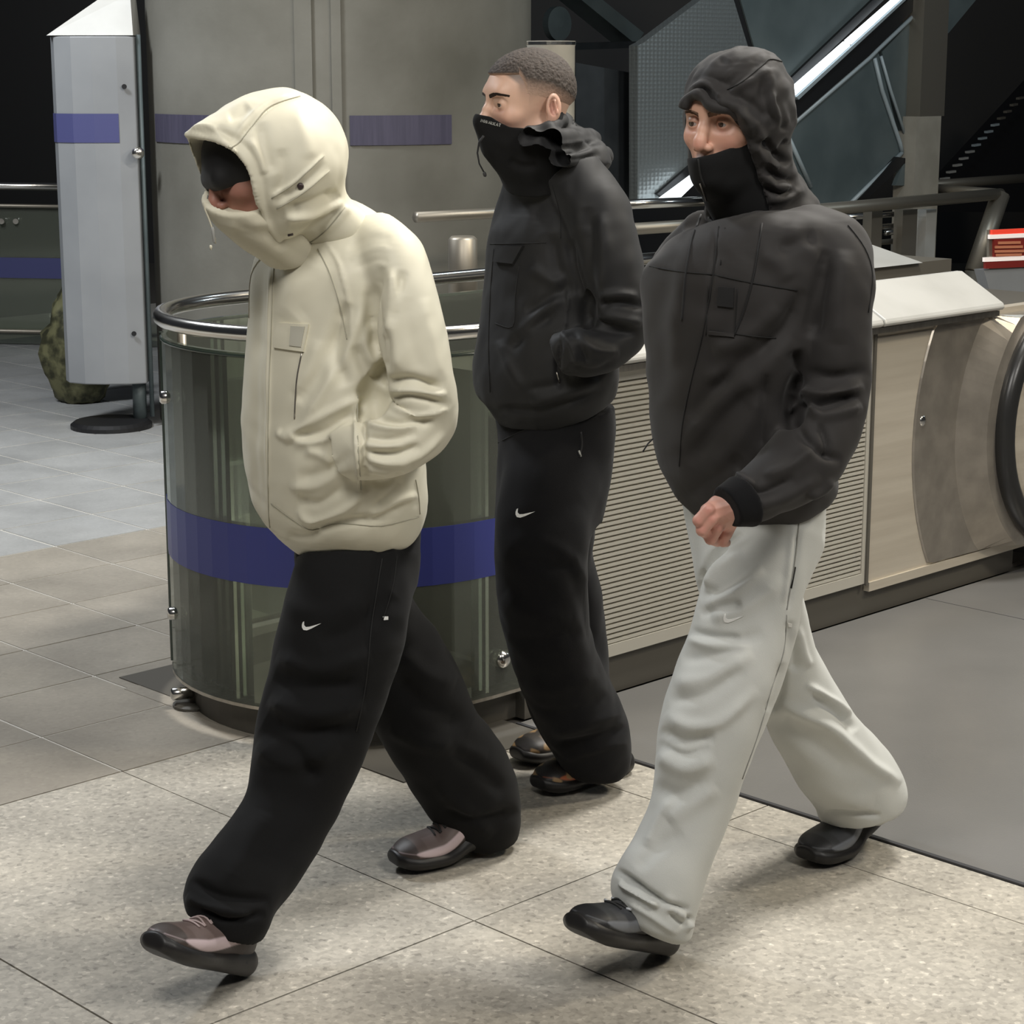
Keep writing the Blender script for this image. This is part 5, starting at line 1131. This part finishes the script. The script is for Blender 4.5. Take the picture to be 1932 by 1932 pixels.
P = sculpt(P, Q, [([(1340, 1110), (1360, 1075), (1400, 1040)], 11, 5), ([(1322, 1095), (1345, 1060), (1375, 1030)], 7, -9), ([(1330, 1145), (1380, 1120), (1440, 1070)], 14, 4.5), ([(1320, 1130), (1370, 1105), (1430, 1060)], 12, -4), ([(1340, 1165), (1400, 1150), (1480, 1090)], 15, 4), ([(1320, 1160), (1360, 1145), (1400, 1140)], 9, -4.5),
    ([(1300, 1190), (1345, 1200), (1400, 1205)], 8, -5), ([(1295, 1205), (1350, 1220), (1420, 1215)], 9, 4), ([(1285, 1240), (1350, 1235), (1440, 1190)], 14, -4), ([(1270, 1290), (1340, 1280), (1420, 1230)], 15, 4.5), ([(1262, 1320), (1330, 1310), (1400, 1260)], 13, -4), ([(1255, 1345), (1300, 1370), (1360, 1360), (1430, 1300)], 13, 5), ([(1245, 1375), (1290, 1400), (1350, 1390)], 12, -6), ([(1238, 1420), (1290, 1450), (1350, 1430)], 16, 6), ([(1240, 1400), (1290, 1425), (1340, 1410)], 8, -4),
    ([(1232, 1480), (1280, 1500), (1340, 1470)], 15, -4), ([(1260, 1550), (1300, 1520), (1350, 1480)], 17, 4), ([(1220, 1600), (1240, 1550), (1270, 1500)], 12, 4), ([(1200, 1640), (1240, 1600), (1290, 1570)], 14, -3),
    ([(1156, 1638), (1200, 1668), (1250, 1700), (1300, 1718)], 6, -10), ([(1165, 1665), (1210, 1690), (1245, 1710)], 6, 8), ([(1170, 1655), (1200, 1680), (1235, 1700)], 4, -7), ([(1250, 1690), (1290, 1735), (1305, 1750)], 9, 6), ([(1262, 1718), (1288, 1740), (1300, 1725)], 7, -8), ([(1180, 1700), (1230, 1730), (1280, 1765)], 7, 4),
    ([(1470, 1330), (1560, 1370), (1640, 1440), (1700, 1480)], 12, 9), ([(1450, 1350), (1530, 1400), (1620, 1470)], 20, -6), ([(1530, 1310), (1580, 1345), (1615, 1380)], 9, -6), ([(1520, 1290), (1575, 1325), (1605, 1350)], 7, 6), ([(1500, 1460), (1560, 1500), (1650, 1520)], 18, 4), ([(1555, 1535), (1600, 1535), (1665, 1540)], 5, -7), ([(1505, 1180), (1515, 1230), (1530, 1260)], 8, 4), ([(1490, 1170), (1498, 1230), (1500, 1270)], 9, -6), ([(1480, 1250), (1470, 1310), (1450, 1345)], 9, -6),
    ([(1316, 1128), (1328, 1082), (1350, 1040), (1400, 1005)], 5, -6), ([(1332, 1120), (1346, 1080), (1370, 1045), (1420, 1008)], 7, 4), ([(1508, 985), (1500, 1080), (1487, 1150)], 6, -4), ([(1496, 985), (1488, 1070), (1478, 1140)], 6, 3)], 1.8)
P = wrinkle(P, Q, .0015, 8, seed=6.2)
T9 = bvh(P, Q); tr = to_mesh('trousers', P, Q, M['fleece_grey'], p3.root)
swoosh(T9, 1383, 1167, 36, 'logo', M['logo'], tr, rot=.0); patch(T9, [(1486, 1175), (1494, 1177), (1493, 1183), (1487, 1182)], .0007, 'logo', M['logo'], tr, grid=4)
M['seam_g'] = mat('grey_seam', (.30, .30, .28), .9); M['fleece_grey'].diffuse_color = (.5, .5, .5, 1)
cord(T9, [(1507, 985), (1502, 1040), (1493, 1100), (1484, 1150)], .0014, 'pocket_seam', M['seam_g'], tr); cord(T9, [(1500, 1070), (1492, 1110)], .0022, 'pocket_zip', M['seam_k'], tr)
cord(T9, [(1484, 1160), (1478, 1230), (1455, 1300), (1432, 1380), (1400, 1470)], .0011, 'side_seam', M['seam_g'], tr)
# jacket
torso = [(1345, 425, 1505, 408, 0, 1.2), (1282, 440, 1560, 424, 0, 1.4), (1232, 478, 1590, 460, 0, 1.4), (1212, 530, 1580, 520, 0, 1.35), (1213, 600, 1572, 600, 0, 1.3), (1220, 680, 1566, 680, 0, 1.3), (1226, 760, 1564, 760, 0, 1.3), (1233, 830, 1566, 825, 0, 1.3), (1246, 886, 1570, 858, 0, 1.25), (1270, 934, 1572, 878, 0, 1.25), (1292, 956, 1564, 888, 0, 1.2), (1304, 961, 1554, 892, 0, 1.15)]
armL = [(1450, 446, 1570, 412, .10), (1488, 478, 1632, 440, .16), (1502, 540, 1650, 515, .195), (1510, 615, 1646, 605, .21), (1516, 690, 1643, 700, .22), (1512, 745, 1636, 780, .225), (1492, 782, 1606, 865, .225), (1456, 825, 1556, 930, .215), (1418, 868, 1496, 962, .20), (1388, 898, 1440, 984, .185), (1366, 916, 1402, 990, .175)]
armR = [(1290, 440, 1370, 420, -.10), (1228, 500, 1330, 500, -.19), (1220, 620, 1320, 620, -.21), (1230, 740, 1320, 740, -.21), (1250, 840, 1320, 860, -.17)]
V = garment(p3, [torso, armL, armR], .0042, [0, .012, .02])
V.ell(p3.pt(1498, 770, .19), (.022, .045, .06), .015, sub=True)
P, Q = V.mesh(2)
P = sculpt(P, Q, [([(1560, 470), (1545, 560), (1530, 640)], 13, -8), ([(1590, 470), (1585, 560), (1580, 650)], 18, 4), ([(1515, 545), (1490, 600), (1460, 640), (1380, 700), (1300, 790)], 15, -9), ([(1500, 640), (1440, 700), (1350, 770), (1290, 850)], 20, 4), ([(1340, 660), (1400, 640), (1470, 580)], 16, 4), ([(1330, 720), (1390, 690), (1440, 650)], 14, 4), ([(1500, 660), (1510, 700), (1500, 745)], 12, -10),
    ([(1300, 880), (1350, 800), (1420, 730)], 18, -5), ([(1340, 900), (1400, 820), (1440, 740)], 18, 4), ([(1290, 940), (1350, 900), (1400, 860)], 16, -4), ([(1446, 700), (1440, 780), (1436, 860)], 8, -4), ([(1250, 500), (1240, 620), (1245, 760)], 24, -3), ([(1290, 450), (1280, 560), (1270, 700)], 18, 2.5),
    ([(1520, 700), (1570, 712), (1640, 700)], 12, -6), ([(1500, 735), (1560, 745), (1630, 725)], 10, 7), ([(1500, 765), (1560, 760), (1620, 745)], 8, -7), ([(1530, 790), (1580, 780), (1625, 765)], 10, 5), ([(1500, 800), (1540, 850), (1590, 870)], 8, -5), ([(1480, 780), (1520, 760), (1545, 790)], 7, 6), ([(1545, 800), (1560, 840), (1560, 870)], 6, -5), ([(1440, 900), (1490, 880), (1540, 840)], 10, 4), ([(1400, 920), (1440, 930), (1500, 900)], 8, -5), ([(1420, 960), (1480, 940), (1550, 900)], 10, 3.5), ([(1385, 890), (1405, 905), (1425, 920)], 6, 5),
    ([(1480, 430), (1530, 470), (1560, 520)], 18, 3), ([(1470, 470), (1510, 455), (1540, 450)], 14, -4), ([(1430, 480), (1470, 500), (1490, 530)], 16, 3), ([(1350, 430), (1345, 500), (1330, 600)], 5, -2), ([(1520, 935), (1550, 925), (1572, 905)], 7, 6)], 2.0)
P = lap(wrinkle(P, Q, .0018, 7, seed=7.7), Q, .4)
T10 = bvh(P, Q); jk = to_mesh('jacket', P, Q, M['charcoal'], p3.root)
cord(T10, [(1214, 500), (1280, 512), (1345, 518)], .0013, 'yoke_seam', M['seam_k'], jk); cord(T10, [(1345, 518), (1420, 534), (1505, 548)], .0013, 'yoke_seam', M['seam_k'], jk)
cord(T10, [(1356, 428), (1346, 520), (1326, 630), (1304, 720), (1288, 800), (1282, 880)], .0014, 'front_zip', M['seam_k'], jk)
cord(T10, [(1368, 430), (1360, 500)], .0012, 'placket_seam', M['seam_k'], jk)
cord(T10, [(1337, 540), (1334, 590), (1332, 632)], .001, 'pocket_seam', M['seam_k'], jk); cord(T10, [(1392, 545), (1388, 600), (1386, 632)], .001, 'pocket_seam', M['seam_k'], jk); cord(T10, [(1386, 630), (1420, 634), (1465, 638)], .0012, 'panel_seam', M['seam_k'], jk)
pf = patch(T10, [(1338, 624), (1386, 630), (1386, 637), (1337, 630)], .003, 'pocket_lip', M['charcoal'], jk, .001)
patch(T10, [(1356, 541), (1386, 543), (1384, 580), (1354, 577)], .003, 'badge', M['softblack'], jk, .0012)
cord(T10, [(1323, 405), (1307, 450), (1295, 510), (1290, 570), (1287, 604)], .0021, 'drawcord', M['softblack'], jk, .001); cord(T10, [(1438, 422), (1424, 510), (1406, 580), (1384, 636)], .0021, 'drawcord', M['softblack'], jk, .001)
e0 = p3.pt(1232, 828, -.05); e1 = p3.pt(1213, 852, -.05); MB().tube([e0, (e0+e1)/2+[0, 0, .003], e1], .0016, 6).build('hem_cord', M['softblack'], jk, smooth=True)
cord(T10, [(1600, 425), (1632, 470), (1646, 520), (1638, 590)], .0012, 'arm_seam', M['seam_k'], jk)
# ribbed cuff
cf = p3.loft([(1380, 902, 1428, 990, .188), (1365, 914, 1406, 990, .182), (1356, 921, 1394, 989, .178)]); lo, hi = p3.bounds(cf); V = Vol(lo, hi, .0032); V.chain(cf, 0, off=.003); P, Q = V.mesh(1); to_mesh('cuff', P, Q, M['fleece_black'], jk)
# head, hood and neck cover
def place(px_, py_, local, f, u, sc, K_guess):
    f = np.array(f, float); f /= np.linalg.norm(f); u = np.array(u, float); u -= f*(u@f); u /= np.linalg.norm(u); l = np.cross(u, f); off = (f*local[0]+l*local[1]+u*local[2])*sc
    x, y = px_, py_
    for _ in range(8):
        c = p3.pt(x, y, 0); q = proj(c+off); x += px_-q[0]; y += py_-q[1]
    return p3.pt(x, y, 0)
f3, u3 = (-.62, -.78, -.05), (-.02, -.04, 1)
c3 = place(1332, 233, (.0875, 0, .0165), f3, u3, 1.03, 0)
head = make_head(p3, c3, f3, u3, 1.03, None, skin=(.62, .36, .26), blush=(.62, .26, .20))
P, Q, att, tw, fr = head
core = [[(1340, 410, 1520, 390, 0, 1.2), (1240, 500, 1560, 480, 0, 1.3), (1245, 700, 1540, 700, 0, 1.2), (1270, 860, 1540, 860, 0, 1.2), (1320, 1040, 1525, 1040, 0, 1.15)], [(1350, 1080, 1500, 1090, .06), (1272, 1275, 1450, 1300, .06), (1240, 1450, 1390, 1480, .05), (1190, 1620, 1310, 1660, .035), (1180, 1740, 1262, 1770, .03)], [(1350, 1080, 1490, 1060, -.05), (1430, 1310, 1550, 1275, -.08), (1500, 1450, 1640, 1420, -.06), (1580, 1550, 1680, 1540, -.05)], [(1500, 478, 1620, 450, .16), (1530, 640, 1630, 640, .21), (1510, 760, 1620, 810, .225), (1440, 870, 1500, 940, .205), (1392, 925, 1420, 972, .185)]]
cP, cQ, cA = skin_core(p3, core, .009)
# left hand: back of the hand to the camera, fingers bent into the waistband
hV = Vol(p3.pt(1350, 980, .16)-.085, p3.pt(1350, 980, .16)+.085, .0021)
wr = p3.pt(1398, 948, .182); hV.path([wr, p3.pt(1378, 958, .172)], [.031, .029], .01)
kn = [(1336, 962, .160), (1342, 979, .162), (1353, 995, .160), (1370, 1006, .152)]
for x_, y_, la in kn: hV.cone(p3.pt(1380, 958+(y_-980)*.35, .165), p3.pt(x_, y_, la-.006), .021, .0125, .014)
pip = [(1318, 982, .148), (1325, 1000, .150), (1341, 1016, .146), (1364, 1022, .138)]; dip = [(1328, 1000, .120), (1340, 1012, .120), (1354, 1022, .118), (1372, 1024, .114)]
for (a_, b_, c_), r_ in zip(zip(kn, pip, dip), (.0105, .0112, .0112, .0095)):
    hV.path([p3.pt(*a_), p3.pt(*b_)], [r_*1.12, r_*1.02], .004); hV.path([p3.pt(*b_), p3.pt(*c_)], [r_*1.02, r_*.9], .0035)
hV.path([p3.pt(1382, 942, .165), p3.pt(1352, 950, .150), p3.pt(1334, 964, .140), p3.pt(1326, 980, .132)], [.014, .0125, .0115, .010], .008)
hP, hQ = hV.mesh(1); hA = np.tile(np.array((.60, .32, .25)), (len(hP), 1)); X_ = vproj(hP)
for (x_, y_, la) in kn+pip: g = .45*np.exp(-(((X_-np.array([x_, y_]))/9)**2).sum(1)); hA = hA*(1-g[:, None])+np.array((.62, .24, .20))*g[:, None]
hP = sculpt(hP, hQ, [([(1385, 950), (1360, 958), (1342, 962)], 3, .8), ([(1388, 962), (1365, 972), (1350, 980)], 3, .8), ([(1390, 975), (1372, 985), (1362, 994)], 3, .8)], 1.2)
nk = Vol(p3.pt(1420, 380, 0)-.16, p3.pt(1400, 260, 0)+.16, .005); nk.cone(p3.pt(1435, 395, 0), p3.pt(1405, 290, 0), .06, .058); nP, nQ = nk.mesh(1)
bP, bQ, bA = join((tw(P), Q, att), (cP, cQ, cA), (hP, hQ, hA), (nP, nQ, np.tile(np.array((.6, .36, .26)), (len(nP), 1))))
body = to_mesh('body', bP, bQ, M['skin'], p3.root, bA); face_parts(p3, body, tw, fr, M['brow_l'], 1.03, gaze=(-.12, -.02), lift=-.0055, HT=bvh(head[0], head[1]))
Td = bvh(tw(P), Q)
hood = [(1375, 96, 1432, 94, 0, 1.2, 0), (1335, 108, 1468, 112, 0, 1.25, 0), (1306, 135, 1486, 145, 0, 1.28, 0), (1294, 172, 1498, 180, 0, 1.28, 0), (1291, 210, 1500, 225, 0, 1.22, 0), (1294, 255, 1492, 265, 0, 1.1, 0), (1302, 300, 1496, 300, 0, .95, 0), (1315, 345, 1508, 335, 0, .95, 0), (1330, 385, 1530, 362, 0, 1.0, 0), (1330, 415, 1545, 385, 0, 1.05, 0)]
hc = p3.loft(hood); lo, hi = p3.bounds(hc); V = Vol(lo, hi, .0036); V.chain(hc, 0)
X, Y_, Z_ = np.meshgrid(*V.ax, indexing='ij'); G = np.stack([X, Y_, Z_], -1).reshape(-1, 3); px = vproj(G)
dep = ((G-c3)@np.array(fr[0])).reshape(V.F.shape)
opn = spline([(1302, 206), (1308, 194), (1322, 184), (1331, 188), (1340, 202), (1362, 208), (1378, 212), (1390, 224), (1399, 240), (1405, 254), (1412, 272), (1424, 310), (1440, 360), (1450, 405), (1380, 430), (1330, 400), (1316, 340), (1309, 300), (1301, 262), (1299, 230)], 3)
pd = (poly_sdf(px, opn)*.001).reshape(V.F.shape); V.F = np.maximum(V.F, -np.maximum(pd, -dep-.01)).astype(np.float32)
P, Q = V.mesh(2)
P = sculpt(P, Q, [([(1300, 178), (1330, 158), (1352, 172), (1372, 188)], 9, 8), ([(1296, 168), (1330, 148), (1365, 158), (1395, 170)], 7, -2.5), ([(1345, 196), (1380, 196), (1405, 222), (1418, 262)], 8, 8), ([(1385, 180), (1420, 198), (1450, 225)], 10, -5), ([(1395, 205), (1425, 235), (1440, 270)], 10, 7), ([(1360, 160), (1400, 140), (1440, 110)], 10, -4), ([(1375, 172), (1410, 155), (1450, 130)], 8, 5), ([(1350, 160), (1360, 130), (1370, 110)], 12, -3), ([(1450, 130), (1455, 180), (1480, 240)], 9, 5), ([(1440, 150), (1445, 190), (1465, 240)], 8, -5), ([(1462, 180), (1475, 220), (1482, 250)], 7, -5),
    ([(1425, 270), (1440, 300), (1470, 320)], 9, 7), ([(1440, 262), (1465, 290), (1490, 310)], 7, -8), ([(1430, 320), (1460, 350), (1495, 350)], 9, 6), ([(1440, 305), (1470, 335), (1500, 340)], 6, -6), ([(1448, 375), (1480, 375), (1515, 355)], 8, 5), ([(1440, 350), (1470, 365), (1500, 360)], 6, -6), ([(1490, 265), (1478, 280), (1470, 300)], 7, -6)], 1.4)
P = wrinkle(P, Q, .0022, 12, seed=8.1)
T11 = bvh(P, Q); hd = to_mesh('hood', P, Q, M['charcoal'], p3.root)
cord(T11, [(1372, 170), (1400, 155), (1436, 126), (1452, 112), (1480, 118)], .0013, 'hood_seam', M['seam_k'], hd)
def rim(pts, r0, nm, m, push):
    q = []
    for i, (x, y) in enumerate(spline(pts, 4)):
        h_ = hit(Td, x, y, push) or hit(T11, x, y, push)
        if h_: q.append(h_[0])
    q = np.array(q)
    for _ in range(3): q[1:-1] = (q[:-2]+2*q[1:-1]+q[2:])/4
    rr_2 = [r0*(1+.12*math.sin(i*.8)) for i in range(len(q))]; MB().tube(q, rr_2, 14).build(nm, m, hd, smooth=True)
rim([(1298, 204), (1304, 192), (1320, 181), (1332, 186), (1341, 199), (1362, 205), (1380, 208), (1393, 222), (1402, 238), (1408, 256), (1414, 276)], .0105, 'hood_rim', M['charcoal'], .010)
rim([(1390, 214), (1408, 232), (1420, 256), (1426, 282)], .014, 'fleece_lining', M['fleece_black'], .008)
mk = [(1302, 262, 1440, 258, 0, .95, 0), (1308, 300, 1450, 292, 0, .98, 0), (1315, 335, 1462, 325, 0, 1.0, 0), (1324, 372, 1480, 355, 0, 1.0, 0), (1340, 405, 1500, 380, 0, 1.0, 0), (1352, 425, 1510, 395, 0, 1.0, 0)]
mc = p3.loft(mk); lo, hi = p3.bounds(mc); V = Vol(lo-.03, hi+.03, .0034); V.chain(mc, 0); cover_face(V, tw, fr, 1.03, nose=False)
X, Y_, Z_ = np.meshgrid(*V.ax, indexing='ij'); px = vproj(np.stack([X, Y_, Z_], -1).reshape(-1, 3))
cutp = [(1270, 200), (1285, 297), (1312, 298), (1330, 294), (1350, 289), (1375, 280), (1398, 266), (1412, 255), (1440, 240), (1520, 200)]
V.F = np.maximum(V.F, -(poly_sdf(px, cutp)*.001).reshape(V.F.shape)).astype(np.float32)
P, Q = V.mesh(2); P = sculpt(P, Q, [([(1330, 340), (1380, 350), (1430, 330)], 16, 1.5)])
T12 = bvh(P, Q); mk_ = to_mesh('face_cover', P, Q, M['jersey_black'], p3.root)
cord(T12, [(1318, 300), (1322, 330), (1330, 352)], .0018, 'zip', M['seam_k'], mk_); cord(T12, [(1321, 346), (1327, 362), (1333, 378)], .0016, 'zip_pull', M['zip'], mk_)
c3s = dict(upper=(.035, .037, .04), low=(.012, .012, .013), wave=(.17, .18, .20), mid=(.05, .052, .058), toe=(.014, .014, .016), heel=(.012, .012, .013))
add_shoe(p3, on_z(1250, 1800, 0), (-.62, -.66, .40), (.25, .25, .9), c3s, .30, lacem='lace_dark', tips='lace_silver')
t_ = on_z(1520, 1638, 0); f_ = np.array([-.72, -.69, 0]); add_shoe(p3, t_-.30*f_, f_, (0, 0, 1), c3s, .30, lacem='lace_dark', bend=20, tips='lace_silver')
